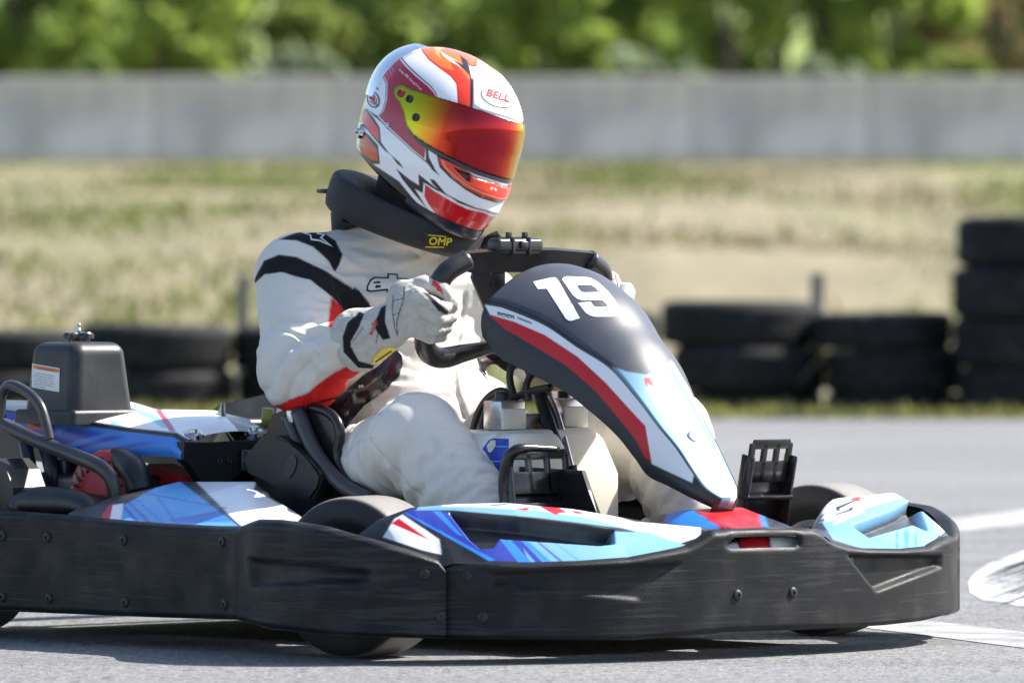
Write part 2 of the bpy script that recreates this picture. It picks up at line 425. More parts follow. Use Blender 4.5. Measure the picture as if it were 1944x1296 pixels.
# ================================================================== SETTING
def W(px, py, Y):
    d = CF + CR * (px - 972) / FPX - CU * (py - 648) / FPX
    return CAM + d * ((Y - CAM[1]) / d[1])
def ramp_mat(name, stops, scale, detail=6, rough=0.9, bump=0.0, bscale=60, second=None, mapscale=None, fine=None, streak=None):
    m = bpy.data.materials.new(name); m.use_nodes = True; n = m.node_tree.nodes; l = m.node_tree.links; b = n['Principled BSDF']
    b.inputs['Roughness'].default_value = rough
    tc = n.new('ShaderNodeTexCoord'); co = tc.outputs['Object']
    if mapscale:
        mp = n.new('ShaderNodeMapping'); mp.inputs['Scale'].default_value = mapscale; l.new(co, mp.inputs[0]); co = mp.outputs[0]
    def ramp(stops, scale, detail):
        t = n.new('ShaderNodeTexNoise'); t.inputs['Scale'].default_value = scale; t.inputs['Detail'].default_value = detail; l.new(co, t.inputs[0])
        r = n.new('ShaderNodeValToRGB'); e = r.color_ramp.elements
        while len(e) < len(stops): e.new(0.5)
        for q, (p, c) in zip(e, stops): q.position = p; q.color = (*c, 1)
        l.new(t.outputs['Fac'], r.inputs[0]); return r.outputs[0], t.outputs['Fac']
    c, f = ramp(stops, scale, detail)
    if second:
        c2, _ = ramp(second[0], second[1], 5); mx = n.new('ShaderNodeMix'); mx.data_type = 'RGBA'; mx.blend_type = 'MULTIPLY'; mx.inputs[0].default_value = 1
        l.new(c, mx.inputs[6]); l.new(c2, mx.inputs[7]); c = mx.outputs[2]
    if fine:
        c2, _ = ramp(fine[0], fine[1], 2); mx = n.new('ShaderNodeMix'); mx.data_type = 'RGBA'; mx.blend_type = 'MULTIPLY'; mx.inputs[0].default_value = 1
        l.new(c, mx.inputs[6]); l.new(c2, mx.inputs[7]); c = mx.outputs[2]
    if streak:
        mp2 = n.new('ShaderNodeMapping'); mp2.inputs['Scale'].default_value = streak[0]; l.new(tc.outputs['Object'], mp2.inputs[0])
        t = n.new('ShaderNodeTexNoise'); t.inputs['Scale'].default_value = 1.0; t.inputs['Detail'].default_value = 5; l.new(mp2.outputs[0], t.inputs[0])
        mr = n.new('ShaderNodeMapRange'); mr.inputs[1].default_value = 0.35; mr.inputs[2].default_value = 0.6; mr.inputs[3].default_value = streak[1]; mr.inputs[4].default_value = streak[2]; l.new(t.outputs['Fac'], mr.inputs[0])
        mx = n.new('ShaderNodeMix'); mx.data_type = 'RGBA'; mx.blend_type = 'MULTIPLY'; mx.inputs[0].default_value = 1; l.new(c, mx.inputs[6]); l.new(mr.outputs[0], mx.inputs[7]); c = mx.outputs[2]
    l.new(c, b.inputs['Base Color'])
    if bump:
        t = n.new('ShaderNodeTexNoise'); t.inputs['Scale'].default_value = bscale; t.inputs['Detail'].default_value = 4; l.new(tc.outputs['Object'], t.inputs[0])
        bp = n.new('ShaderNodeBump'); bp.inputs['Strength'].default_value = bump; bp.inputs['Distance'].default_value = 0.004
        l.new(t.outputs['Fac'], bp.inputs['Height']); l.new(bp.outputs[0], b.inputs['Normal'])
    return m

WALL_Y = 68.0
def ground_z(x, y):
    s = np.clip((y - 18.2) / (WALL_Y - 1.5 - 18.2), 0, 1)
    z = 1.66 * s + np.clip((y - WALL_Y) / 300, 0, 1) * 2.0
    return z - 0.02 * (y < 18.2)
tan = (0.20, 0.167, 0.098); straw = (0.235, 0.198, 0.125); ggreen = (0.15, 0.163, 0.055)
grass_m = ramp_mat('dry_grass_ground', [(0.36, ggreen), (0.48, (0.20, 0.185, 0.095)), (0.56, tan), (0.70, straw)], 0.32, 6, 0.95, 0.6, 30,
                   second=([(0.3, (0.72, 0.74, 0.70)), (0.7, (1.12, 1.1, 1.08))], 2.2), mapscale=(1, 0.075, 1))
ys = np.concatenate([np.linspace(-80, 17, 12), np.linspace(17.4, 72, 150), np.linspace(75, 600, 20)])
xs = np.concatenate([np.linspace(-300, -16, 14), np.linspace(-15, 15, 90), np.linspace(16, 300, 14)])
X, Y = np.meshgrid(xs, ys, indexing='ij')
bumpz = np.array([mnoise.noise((float(a)*0.35, float(b)*0.22, 3.1)) for a, b in zip(X.ravel(), Y.ravel())]).reshape(X.shape)
Z = ground_z(X, Y) + 0.10*bumpz*np.clip((Y-19)/8, 0, 1)*np.clip((WALL_Y-1-Y)/6, 0, 1)
o = obj('ground', np.stack([X, Y, Z], -1).reshape(-1, 3), [f[::-1] for f in grid_faces(len(xs), len(ys))], grass_m)
tag(o, kind='structure')

# asphalt
asph = ramp_mat('asphalt', [(0.3, (0.150, 0.150, 0.154)), (0.7, (0.200, 0.200, 0.204))], 0.6, 6, 0.8, 0.9, 300,
                second=([(0.38, (0.50, 0.50, 0.51)), (0.50, (1.0, 1.0, 1.0)), (0.64, (1.55, 1.54, 1.52))], 150),
                fine=([(0.30, (0.40, 0.40, 0.41)), (0.45, (1, 1, 1)), (0.66, (1.35, 1.34, 1.32))], 45), streak=((0.10, 2.6, 1), 0.80, 1.06))
ex = np.linspace(-90, 90, 240)
edge = np.array([17.25 + 0.10*mnoise.noise((float(a)*1.7, 0, 0)) + 0.06*mnoise.noise((float(a)*5, 3, 0)) for a in ex]) - 0.02*ex*0.5
V = np.concatenate([np.stack([ex, np.full_like(ex, -70), np.zeros_like(ex)], 1), np.stack([ex, edge, np.zeros_like(ex)], 1)])
n = len(ex)
tag(obj('track', V, [(i, i+1, n+i+1, n+i) for i in range(n-1)], asph), kind='structure')

# painted white lines and the rubbered rumble patch at the right
paint_w = ramp_mat('worn_white_road_paint', [(0.34, (0.22, 0.22, 0.22)), (0.50, (0.36, 0.36, 0.355)), (0.7, (0.50, 0.50, 0.49))], 9, 6, 0.75, 0.5, 420,
                   second=([(0.33, (0.6, 0.6, 0.6)), (0.5, (1, 1, 1))], 240))
def ground_px(px, py, z=0.0):
    d = CF + CR * (px - 972) / FPX - CU * (py - 648) / FPX
    return CAM + d * ((z - CAM[2]) / d[2])
def line_strip(name, a, b, c, d, z=0.0012):
    pts = [ground_px(*q, z) for q in (a, b, c, d)]
    tag(obj(name, np.array(pts), [(0, 1, 2, 3)], paint_w, smooth=False), kind='structure')
line_strip('road_marking', (1640, 1006), (2700, 870), (2700, 905), (1640, 1030))
line_strip('road_marking', (1640, 1190), (1700, 1170), (2500, 1262), (2500, 1300))

# worn rubbered patch of slanting stripes at the right
pd = ramp_mat('rubbered_asphalt', [(0.3, (0.02, 0.02, 0.022)), (0.7, (0.05, 0.05, 0.055))], 20, 5, 0.7, 0.5, 300)
pw = ramp_mat('rubbered_white_paint', [(0.36, (0.16, 0.16, 0.165)), (0.5, (0.55, 0.56, 0.57)), (0.7, (0.72, 0.73, 0.74))], 16, 5, 0.7, 0.4, 300)
patch_px = [(1838, 1106), (1846, 1092), (1868, 1075), (1905, 1060), (1960, 1040), (2080, 1030), (2140, 1060), (2140, 1120), (2060, 1150), (1950, 1152), (1905, 1143), (1866, 1138), (1842, 1124)]
Pp = np.array([ground_px(x, y, 0.0012) for x, y in patch_px]); tag(obj('road_marking', Pp, [tuple(range(len(Pp)))[::-1]], pw, smooth=False), kind='structure')
for i in range(26):
    y0 = 1086 + i*2.75 + RNG.uniform(-1, 1); x0 = 1842 + max(0, (1104-y0))*1.9 + max(0, y0-1122)*1.3 + RNG.uniform(-4, 6); Ls = RNG.uniform(150, 260); th = RNG.uniform(0.7, 1.9); sl = -0.36
    a, b = (x0, y0), (x0 + Ls, y0 + sl*Ls)
    pts = [ground_px(a[0], a[1], 0.0022), ground_px((a[0]+b[0])/2, (a[1]+b[1])/2 + th*0.8 + 2, 0.0022), ground_px(b[0], b[1] + th, 0.0022), ground_px(b[0], b[1] - th, 0.0022), ground_px((a[0]+b[0])/2, (a[1]+b[1])/2 - th*0.8 + 2, 0.0022)]
    tag(obj('road_marking', np.array(pts), [(0, 1, 2, 3, 4)], pd, smooth=False), kind='structure')

# grass along the track edge and on the slope (nobody could count it)
def blades(name, pts, hmin, hmax, m, label, wd=0.012):
    k = len(pts); ang = NR.uniform(0, 2*math.pi, k); hh = NR.uniform(hmin, hmax, k)*NR.uniform(0.5, 1, k); lean = NR.normal(0, 0.35, (k, 2))*hh[:, None]
    ww = wd*NR.uniform(0.6, 1.5, k)
    dx, dy = np.cos(ang)*ww, np.sin(ang)*ww
    a = pts + np.stack([dx, dy, 0*dx], 1); b = pts - np.stack([dx, dy, 0*dx], 1); c = pts + np.stack([lean[:, 0], lean[:, 1], hh], 1)
    V = np.stack([a, b, c], 1).reshape(-1, 3)
    return tag(obj(name, V, np.arange(3*k).reshape(-1, 3), m, smooth=False), label, 'grass', kind='stuff')
def leaf_mat(name, c, tr=0.45, var=0.35):
    m = bpy.data.materials.new(name); m.use_nodes = True; n = m.node_tree.nodes; l = m.node_tree.links
    out = n['Material Output']; n.remove(n['Principled BSDF'])
    geo = n.new('ShaderNodeObjectInfo'); tc = n.new('ShaderNodeTexCoord')
    t = n.new('ShaderNodeTexNoise'); t.inputs['Scale'].default_value = 1.3; t.inputs['Detail'].default_value = 5; l.new(tc.outputs['Object'], t.inputs[0])
    hs = n.new('ShaderNodeHueSaturation'); hs.inputs['Color'].default_value = (*c, 1)
    mr = n.new('ShaderNodeMapRange'); mr.inputs[1].default_value = 0.3; mr.inputs[2].default_value = 0.7; mr.inputs[3].default_value = 1-var; mr.inputs[4].default_value = 1+var
    l.new(t.outputs['Fac'], mr.inputs[0]); l.new(mr.outputs[0], hs.inputs['Value'])
    d = n.new('ShaderNodeBsdfDiffuse'); tr_ = n.new('ShaderNodeBsdfTranslucent'); mx = n.new('ShaderNodeMixShader'); mx.inputs[0].default_value = tr
    l.new(hs.outputs[0], d.inputs[0]); l.new(hs.outputs[0], tr_.inputs[0]); l.new(d.outputs[0], mx.inputs[1]); l.new(tr_.outputs[0], mx.inputs[2]); l.new(mx.outputs[0], out.inputs[0])
    return m
k = 9000; px_ = np.stack([NR.uniform(-6, 8, k), NR.uniform(-0.12, 1, k)**2*1.2, np.zeros(k)], 1)
px_[:, 1] = 17.2 - 0.01*px_[:, 0] + np.sign(px_[:, 1])*px_[:, 1]
blades('verge_grass', px_, 0.03, 0.09, leaf_mat('verge_green', (0.30, 0.30, 0.11), 0.5), 'yellow green grass along the edge of the track under the tyres')
k = 26000; gx = NR.uniform(-8, 8, k); gy = 19.5 + (WALL_Y-20.5)*NR.uniform(0, 1, k)
cl = np.array([mnoise.noise((float(a)*0.55, float(b)*0.045, 9.0)) for a, b in zip(gx, gy)])
keepg = cl + NR.normal(0, 0.22, k) > 0.12
P_ = np.stack([gx, gy, ground_z(gx, gy) - 0.02], 1)
blades('slope_weeds', P_[keepg], 0.05, 0.17, leaf_mat('weed_green', (0.155, 0.18, 0.06), 0.5), 'patches of green weeds on the dry slope below the wall', 0.03)
blades('slope_dry_grass', P_[~keepg], 0.03, 0.11, leaf_mat('straw_blade', (0.235, 0.198, 0.122), 0.4), 'straw coloured dry grass on the slope below the wall', 0.025)

# concrete barrier on top of the slope: precast panels with joints
conc = ramp_mat('weathered_concrete', [(0.3, (0.47, 0.44, 0.40)), (0.55, (0.66, 0.595, 0.52)), (0.75, (0.73, 0.66, 0.575))], 0.9, 7, 0.9, 0.4, 40,
                second=([(0.3, (0.75, 0.75, 0.75)), (0.6, (1, 1, 1))], 2.2), mapscale=(1.6, 1, 0.5))
wb = float(W(972, 309, WALL_Y)[2]); wt = float(W(972, 146, WALL_Y)[2])
BASE = np.array([0, WALL_Y, wb])
wall = empty('concrete_barrier', BASE); tag(wall, 'long weathered concrete barrier of flared precast sections on top of the slope', 'barrier')
hW = wt - wb
prof = [(-0.30, 0), (-0.30, 0.10*hW), (-0.15, 0.50*hW), (-0.085, 0.56*hW), (-0.06, 0.97*hW), (-0.045, hW), (0.045, hW), (0.06, 0.97*hW), (0.15, 0.5*hW), (0.30, 0.1*hW), (0.30, 0)]
Lp = 1.95; pm = None
for i in range(-9, 10):
    x0 = i*Lp + 0.012; x1 = (i+1)*Lp - 0.012
    if pm is None:
        n = len(prof); V = [(x, p[0], p[1]) for x in (-Lp/2+0.005, Lp/2-0.005) for p in prof]
        F = [(a, n+a, n+a+1, a+1) for a in range(n-1)] + [tuple(range(n)), tuple(range(2*n-1, n-1, -1))]
        p = obj('precast_section', np.array(V), F, conc, wall, smooth=False, base=False); pm = p.data
    else:
        p = bpy.data.objects.new('precast_section', pm); C.objects.link(p); p.parent = wall
    p.location = ((i+0.5)*Lp, 0.012*math.sin(i*2.3), 0.006*math.sin(i*5.1))
k = 2600; P_ = np.stack([NR.uniform(-9, 9, k), NR.uniform(WALL_Y-1.6, WALL_Y-0.35, k), np.zeros(k)], 1); P_[:, 2] = ground_z(P_[:, 0], P_[:, 1])
blades('wall_foot_grass', P_, 0.03, 0.09, leaf_mat('wall_foot_green', (0.22, 0.23, 0.09), 0.5), 'thin strip of green grass at the foot of the concrete barrier', 0.03)

# trees and shrubs beyond the barrier
bark = mat('bark', (0.16, 0.14, 0.10), 0.9, var=0.3, bump=0.5, bscale=40)
def tree(name, px, Y, height, spread, leafc, label, cat, n=1500, seed=0, low=0.3, leaf=0.11, tr=0.5):
    r = np.random.default_rng(seed); x = (px - 972)/FPX*(Y + 12); zb = float(ground_z(np.array(x), np.array(Y)))
    t = empty(name, (x, Y, zb)); tag(t, label, cat, 'greenery beyond the barrier')
    parts = [tube([(0, 0, -0.1), (0.05*spread*r.normal(), 0, height*0.3), (0.1*spread*r.normal(), 0.05, height*0.75)], [0.035*spread/1.5, 0.02], 8, n=8)]
    cl = []
    for q in range(9):
        a = r.uniform(0, 2*math.pi); rr = spread*r.uniform(0.35, 0.85); z1 = height*r.uniform(low+0.15, 0.95)
        e = np.array([math.cos(a)*rr, math.sin(a)*rr*0.8, z1]); s = np.array([0, 0, height*r.uniform(0.15, 0.5)])
        parts.append(tube([s, (s+e)/2 + (0, 0, 0.08*height), e], [0.04, 0.012], 6, n=6)); cl.append(e)
    obj('trunk', *join(parts), bark, t, base=False)
    nc = 34; cen = np.zeros((nc, 3))
    for q in range(nc):
        if q < 9: cen[q] = cl[q]; continue
        while True:
            c = r.uniform(-1, 1, 3)
            if c @ c < 1: break
        cen[q] = (c[0]*spread, c[1]*spread*0.75, height*(low + (1-low)*(c[2]*0.5+0.5)))
    rad = r.uniform(0.22, 0.5, nc)*spread*0.55
    pick = r.integers(0, nc, n); dirn = r.normal(0, 1, (n, 3)); dirn /= np.linalg.norm(dirn, axis=1)[:, None]
    P = cen[pick] + dirn*(rad[pick]*r.uniform(0.35, 1, n)**0.5)[:, None]; P[:, 2] = np.maximum(P[:, 2], 0.05)
    a = r.normal(0, 1, (n, 3)); a /= np.linalg.norm(a, axis=1)[:, None]; b = np.cross(a, r.normal(0, 1, (n, 3))); b /= np.linalg.norm(b, axis=1)[:, None]
    s = (leaf*r.uniform(0.6, 1.5, n))[:, None]
    V = np.stack([P - a*s, P + b*s*0.5, P + a*s, P - b*s*0.5], 1).reshape(-1, 3)
    obj('crown', V, np.arange(4*n).reshape(-1, 4), leafc, t, smooth=False, base=False)
Lb = leaf_mat('leaf_bright', (0.33, 0.42, 0.10), 0.6); Lm = leaf_mat('leaf_mid', (0.30, 0.40, 0.11), 0.65)
Ld = leaf_mat('leaf_dark', (0.28, 0.37, 0.11), 0.65); Lg = leaf_mat('leaf_grey', (0.30, 0.36, 0.22), 0.45); Lt = leaf_mat('leaf_tan', (0.42, 0.36, 0.18), 0.5)
Lo = leaf_mat('leaf_olive', (0.27, 0.32, 0.09), 0.5)
spec = [  # px, Y, height, spread, leaf, label
 (60, 78, 3.4, 1.25, Lm, 'mid green bushy tree at the far left above the barrier', 'tree'),
 (300, 75, 3.0, 1.35, Lb, 'bright yellow green leafy tree above the barrier on the left', 'tree'),
 (500, 77, 3.2, 0.95, Lo, 'olive green tree between the bright left tree and the helmet', 'tree'),
 (690, 80, 3.6, 1.2, Ld, 'dark green tree directly behind the helmet', 'tree'),
 (1030, 76, 3.2, 0.95, Lb, 'bright green tree just right of the helmet', 'tree'),
 (1190, 79, 3.6, 1.05, Lm, 'mid green tree above the number on the nose panel', 'tree'),
 (1390, 75, 3.3, 0.95, Lb, 'bright yellow green tree above the barrier right of the pale shrub', 'tree'),
 (1560, 77, 3.4, 1.0, Lm, 'mid green tree left of the palest bright tree', 'tree'),
 (1690, 75, 3.2, 0.9, Lb, 'bright green tree beside the tan tree at the right', 'tree'),
 (1900, 76, 3.2, 0.9, Lt, 'tan and yellowing tree at the far right above the barrier', 'tree'),
 (1240, 72.5, 1.35, 0.75, Lg, 'pale grey green shrub low behind the barrier right of the helmet', 'shrub'),
 (560, 72.5, 1.30, 0.6, Lg, 'pale grey green shrub low behind the barrier left of the helmet', 'shrub'),
 (1560, 72.5, 1.25, 0.55, Lg, 'small pale shrub behind the barrier at the right', 'shrub'),
 (1800, 72.5, 1.3, 0.6, Lo, 'olive shrub behind the barrier below the tan tree', 'shrub'),
 (120, 73, 1.4, 0.7, Ld, 'dark green shrub behind the barrier at the far left', 'shrub')]
for i, (px, Y_, hh, sp, lm, lab, cat) in enumerate(spec):
    tree('tree' if cat == 'tree' else 'shrub', px, Y_, hh, sp, lm, lab, cat, n=4200 if cat == 'tree' else 1600, seed=20+i, low=0.12 if cat == 'tree' else 0.05)
for i, (px, lab) in enumerate([(-60, 'outermost dark conifer filling the gap behind the far left tree'), (420, 'tall dark tree rising behind the bright left tree'), (860, 'tall dark tree rising behind the helmet'),
                               (1120, 'tall dark tree behind the bright tree right of the helmet'), (1470, 'tall dark tree behind the yellow green tree'), (1800, 'tall dark tree behind the tan tree at right'), (2000, 'dark tree at the outer right edge')]):
    tree('tree', px, 84 + (i % 3), 4.6, 1.7, Ld, lab, 'tree', n=2600, seed=60+i, low=0.08, leaf=0.16)
# wooded hillside far behind so that no sky shows between the trunks
hx = np.linspace(-60, 60, 60); hz = np.linspace(0, 1, 14)
Vh = np.array([(x, 92 + 40*t, 1.7 + 16*t + 1.0*mnoise.noise((x*0.3, t*6, 1))) for x in hx for t in hz])
tag(obj('wooded_hillside', Vh, [f[::-1] for f in grid_faces(60, 14)], ramp_mat('hill_green', [(0.35, (0.19, 0.25, 0.075)), (0.55, (0.28, 0.36, 0.10)), (0.7, (0.40, 0.46, 0.15))], 1.1, 8, 0.95)), kind='structure')

# tyres in stacks along the edge of the track
rub = mat('tyre_rubber', (0.014, 0.014, 0.015), 0.8, var=0.35, vscale=3, bump=0.4, bscale=60, dust=0.10, spec=0.25)
def tyre_mesh(R, wd, r_in=0.20):
    pr = [(r_in, -wd*0.34), (r_in+0.02, -wd*0.46), (R*0.80, -wd*0.50), (R*0.93, -wd*0.46), (R*0.985, -wd*0.36)]
    for k in range(5):
        z = -wd*0.30 + k*wd*0.15
        pr += [(R, z), (R, z+wd*0.10), (R-0.007, z+wd*0.105), (R-0.007, z+wd*0.145)] if k < 4 else [(R, z)]
    pr += [(R*0.985, wd*0.36), (R*0.93, wd*0.46), (R*0.80, wd*0.50), (r_in+0.02, wd*0.46), (r_in, wd*0.34), (r_in+0.015, 0.25*wd), (R*0.9, 0.2*wd), (R*0.9, -0.2*wd), (r_in+0.015, -0.25*wd)]
    return lathe(pr, (0, 0, 0), (0, 0, 1), 56, closed=True)
def stack(px, Y, radius, hs, shifts, names):
    z = -0.01; x = (px - 972)/FPX*(Y + 12)
    for i, (h, s) in enumerate(zip(hs, shifts)):
        V, F = tyre_mesh(radius*RNG.uniform(0.97, 1.02), h)
        o = obj('tyre', V, F, rub, sharp=40)
        o.location = (x + s, Y + RNG.uniform(-0.03, 0.03), z + h/2); o.rotation_euler = (RNG.uniform(-.02, .02), RNG.uniform(-.02, .02), RNG.uniform(0, 6))
        z += h*0.985
        tag(o, names[i], 'tyre', 'tyres stacked along the track')
POS = ['bottom', 'middle', 'top']
def nm(where, k=3, words=None): return ['%s tyre of the stack %s' % (q, where) for q in (words or POS)]
stack(0, 18.4, 0.325, [0.182, 0.178], [0.02, -0.01], nm('at the left edge of the picture', words=['bottom', 'top']))
stack(294, 18.2, 0.318, [0.192, 0.19], [0.015, 0], nm('behind the black airbox', words=['bottom', 'top']))
stack(584, 18.3, 0.318, [0.19, 0.186], [0.02, 0], nm('behind the driver elbow', words=['bottom', 'top']))
stack(1110, 18.8, 0.30, [0.14, 0.145, 0.145], [0, 0.02, 0.02], nm('hidden mostly by the kart nose panel'))
stack(1404, 18.2, 0.32, [0.10, 0.19, 0.19], [0.03, 0.04, 0.0], nm('just right of the nose panel'))
stack(1674, 18.0, 0.290, [0.10, 0.185, 0.15], [0.05, 0.05, 0.0], nm('left of the tall tyre tower'))
stack(1960, 17.8, 0.32, [0.208, 0.208, 0.208, 0.208], [0.0, 0.0, -0.015, 0.01], ['lowest tyre of the tall tower at the right edge', 'second tyre from the ground in the tall tower at right', 'third tyre from the ground in the tall tower at right', 'topmost tyre of the tall tower at the right edge'])
post_m = mat('grey_wood', (0.16, 0.155, 0.14), 0.85, var=0.25, bump=0.3, bscale=50)
for px, top, lab in ((458, 520, 'short grey wooden post behind the tyres left of the driver'), (1548, 518, 'short grey wooden post between the tyre stacks on the right')):
    p = W(px, top, 19.6); zb = float(ground_z(np.array(p[0]), np.array(19.6)))
    V, F = box((0, 0, (p[2]-zb)/2 - 0.05), (0.024, 0.024, (p[2]-zb)/2 + 0.05), bev=0.004)
    o = obj('fence_post', V, F, post_m, smooth=False); o.location = (p[0], 19.6, zb); o.rotation_euler = (0, 0.02, 0.3)
    tag(o, lab, 'post')

# ================================================================== THE KART
KROT = math.atan2(FW[1], FW[0])
BASE = np.zeros(3)
kart = empty('go_kart', ORG, KROT)
tag(kart, 'rental go kart number 19 with black bumpers and blue white red bodywork', 'go kart')
blk = mat('black_plastic', (0.0085, 0.009, 0.011), 0.50, var=0.25, vscale=6, bump=0.25, bscale=350, scratch=0.10, scuff=0.13, rvar=0.12, dust=0.06, spec=0.22)
blk2 = mat('black_plastic_smooth', (0.009, 0.0095, 0.0115), 0.42, var=0.15, rvar=0.08, bump=0.10, bscale=500)
gloss = mat('painted_sticker', attr='paint', rough=0.36, rvar=0.09, coat=0.1, bump=0.05, bscale=60, dust=0.13, scratch=0.10)
blkm = mat('black_metal', (0.018, 0.018, 0.020), 0.35, rvar=0.1)
alu = mat('aluminium', (0.62, 0.62, 0.63), 0.32, 1.0, rvar=0.1)
steel = mat('steel_bolt', (0.35, 0.35, 0.37), 0.35, 1.0)
redp = mat('red_engine_paint', (0.42, 0.02, 0.02), 0.4, var=0.15, dust=0.1)
hose_m = mat('rubber_hose', (0.014, 0.014, 0.015), 0.45)
tank_m = mat('milky_plastic', (0.80, 0.755, 0.64), 0.38, sss=0.4, var=0.05)
DARK = '1c1d21'

def zfix(u, v, y):
    a = proj(np.array([[u, v, 0.0], [u, v, 1.0]])); return (a[0, 1] - y) / (a[0, 1] - a[1, 1])
def ylist(L, x): L = np.array(L, float); return np.interp(x, L[:, 0], L[:, 1])
def emboss(V, N, polys):
    px = proj(V)
    for poly, depth, soft in polys:
        d = sdf_poly(px, poly); V = V - N * (depth * sm(0.5 - d/soft))[:, None]
    return V
def band(plan, n, top, bot, rows=40, ztop_end=None, zbot_end=None, lip=0.035, thick_top=0.012):
    P = catmull(plan, n); px = proj(np.c_[P, np.full(n, 0.1)])[:, 0]
    T = np.gradient(P, axis=0); T /= np.linalg.norm(T, axis=1)[:, None]; Nn = np.stack([T[:, 1], -T[:, 0]], 1)
    mono = np.maximum.accumulate(px); hid = px < mono - 1.0
    zt = np.array([zfix(P[i, 0], P[i, 1], ylist(top, px[i])) for i in range(n)])
    zb = np.array([zfix(P[i, 0], P[i, 1], ylist(bot, px[i])) for i in range(n)])
    if hid.any():
        i0 = np.argmax(hid) - 1; zt[i0:] = zt[i0] if ztop_end is None else ztop_end; zb[i0:] = zb[i0]
    f = np.linspace(0, 1, rows)
    prof = [(-lip, 0.02), (-lip*0.5, 0.0), (-0.010, 0.0)] + [(-0.010*(1-min(1, a/0.05))**2 - thick_top*max(0, (a-0.93)/0.07)**2, a) for a in f] + [(-thick_top-0.006, 1.0), (-lip, 0.985)]
    V = np.zeros((n, len(prof), 3))
    for j, (o_, a) in enumerate(prof):
        V[:, j, :2] = P + Nn*o_; V[:, j, 2] = zb + (zt-zb)*a
    return V.reshape(-1, 3), grid_faces(n, len(prof)), P, zt

# ---------------- front bumper
FP = [(0.205, -0.578), (0.252, -0.546), (0.30, -0.515), (0.36, -0.435), (0.405, -0.335), (0.435, -0.20), (0.447, -0.07), (0.447, 0.07), (0.437, 0.20), (0.41, 0.33), (0.365, 0.44), (0.305, 0.52), (0.22, 0.575), (0.12, 0.60), (0.0, 0.61)]
ftop = [(840, 1070), (862, 1064), (1000, 1067), (1100, 1064), (1200, 1057), (1270, 1044), (1310, 1036), (1335, 1022), (1358, 1006), (1450, 1003), (1545, 1002), (1560, 1008), (1580, 1024), (1610, 1035), (1650, 1040), (1720, 1041), (1770, 1036), (1790, 1026), (1806, 1018), (1830, 1015)]
fbot = [(860, 1212), (1000, 1213), (1200, 1215), (1400, 1199), (1500, 1196), (1600, 1192), (1690, 1186), (1760, 1178), (1800, 1168), (1830, 1160)]
V, F, Pf, ztf = band(FP, 300, ftop, fbot, 44)
F = orient_out(V, F, np.array([0.1, 0, 0.1]))
V = emboss(V, normals(V, F), [([(934, 1089), (1291, 1069), (1214, 1137), (934, 1108)], 0.006, 8), ([(1614, 1055), (1786, 1055), (1786, 1075), (1666, 1120)], 0.016, 9),
                              ([(1392, 1012), (1512, 1011), (1522, 1021), (1520, 1036), (1505, 1042), (1390, 1044), (1378, 1038), (1380, 1024)], 0.004, 5)])
px = proj(V); slot = sdf_poly(px, [(1395, 1016), (1512, 1014), (1523, 1024), (1522, 1036), (1508, 1041), (1384, 1043), (1379, 1037), (1382, 1024)]) < -0.3
N = normals(V, F); vis = (N @ np.array([1.0, 0, 0])) > 0.5
F = [f for f in F if not all(slot[i] and vis[i] for i in f)]
bumper = obj('front_bumper', V, F, blk, kart)
bm_front = bvh_of(V, F)

# ---------------- right side bumper
SP = [(-1.22, -0.58), (-1.12, -0.615), (-0.95, -0.62), (-0.75, -0.62), (-0.55, -0.62), (-0.35, -0.62), (-0.225, -0.622), (-0.17, -0.64), (-0.12, -0.672), (-0.06, -0.692), (0.02, -0.697), (0.10, -0.688), (0.17, -0.655), (0.222, -0.61), (0.250, -0.562)]
stop = [(-400, 950), (0, 968), (100, 976), (200, 985), (300, 993), (400, 998), (445, 998), (462, 991), (480, 985), (520, 986), (600, 997), (700, 1022), (800, 1050), (834, 1061), (846, 1078), (870, 1095)]
sbot = [(-400, 1150), (0, 1160), (200, 1168), (300, 1172), (440, 1176), (465, 1182), (500, 1193), (600, 1204), (700, 1209), (800, 1211), (866, 1212)]
V, F, Ps, zts = band(SP, 260, stop, sbot, 44)
F = orient_out(V, F, np.array([-0.4, 0, 0.1]))
V = emboss(V, normals(V, F), [([(474, 1062), (700, 1084), (700, 1100), (478, 1112)], 0.011, 14), ([(760, 1072), (805, 1082), (812, 1100), (770, 1092)], 0.003, 6)])
sbump = obj('side_bumper', V, F, blk, kart)
bv_side = bvh_of(V, F)
Vm = V*np.array([1, -1, 1]); obj('side_bumper', Vm[:, :], [tuple(reversed(f)) for f in F], blk, kart)      # the far side
V, F, _, _ = band([(-1.20, 0.56), (-1.27, 0.40), (-1.29, 0.0), (-1.27, -0.40), (-1.20, -0.56)], 60, [(-900, 960), (900, 900)], [(-900, 1140), (900, 1080)], 12)
V[:, 2] = np.interp(V[:, 2], (V[:, 2].min(), V[:, 2].max()), (0.05, 0.22)); obj('rear_bumper', V, F, blk, kart)

def bolt(px, py, bvh, parent, r=0.0085, m=None):
    h = bvh.ray_cast(Vector(CAMK), Vector(ray(px, py)).normalized())
    if h[0] is None: return
    nn = np.array(h[1]); nn = nn if nn @ ray(px, py) < 0 else -nn
    parts = [lathe([(r, -0.002), (r, 0.0015), (r*0.8, 0.003), (r*0.42, 0.0032), (r*0.38, 0.0012)], np.array(h[0]), nn, 18)]
    obj('bolt', *join(parts), m or bolt_m, parent, sharp=40)
bolt_m = mat('dark_bolt', (0.022, 0.023, 0.027), 0.5, 0.3)
for b in [(5, 1017), (5, 1133), (90, 1020), (93, 1135), (235, 1025), (238, 1143), (422, 1028), (427, 1147), (805, 1089), (836, 1170)]: bolt(*b, bv_side, sbump)
for b in [(887, 1092), (916, 1171), (1400, 1129), (1505, 1124)]: bolt(*b, bm_front, bumper)

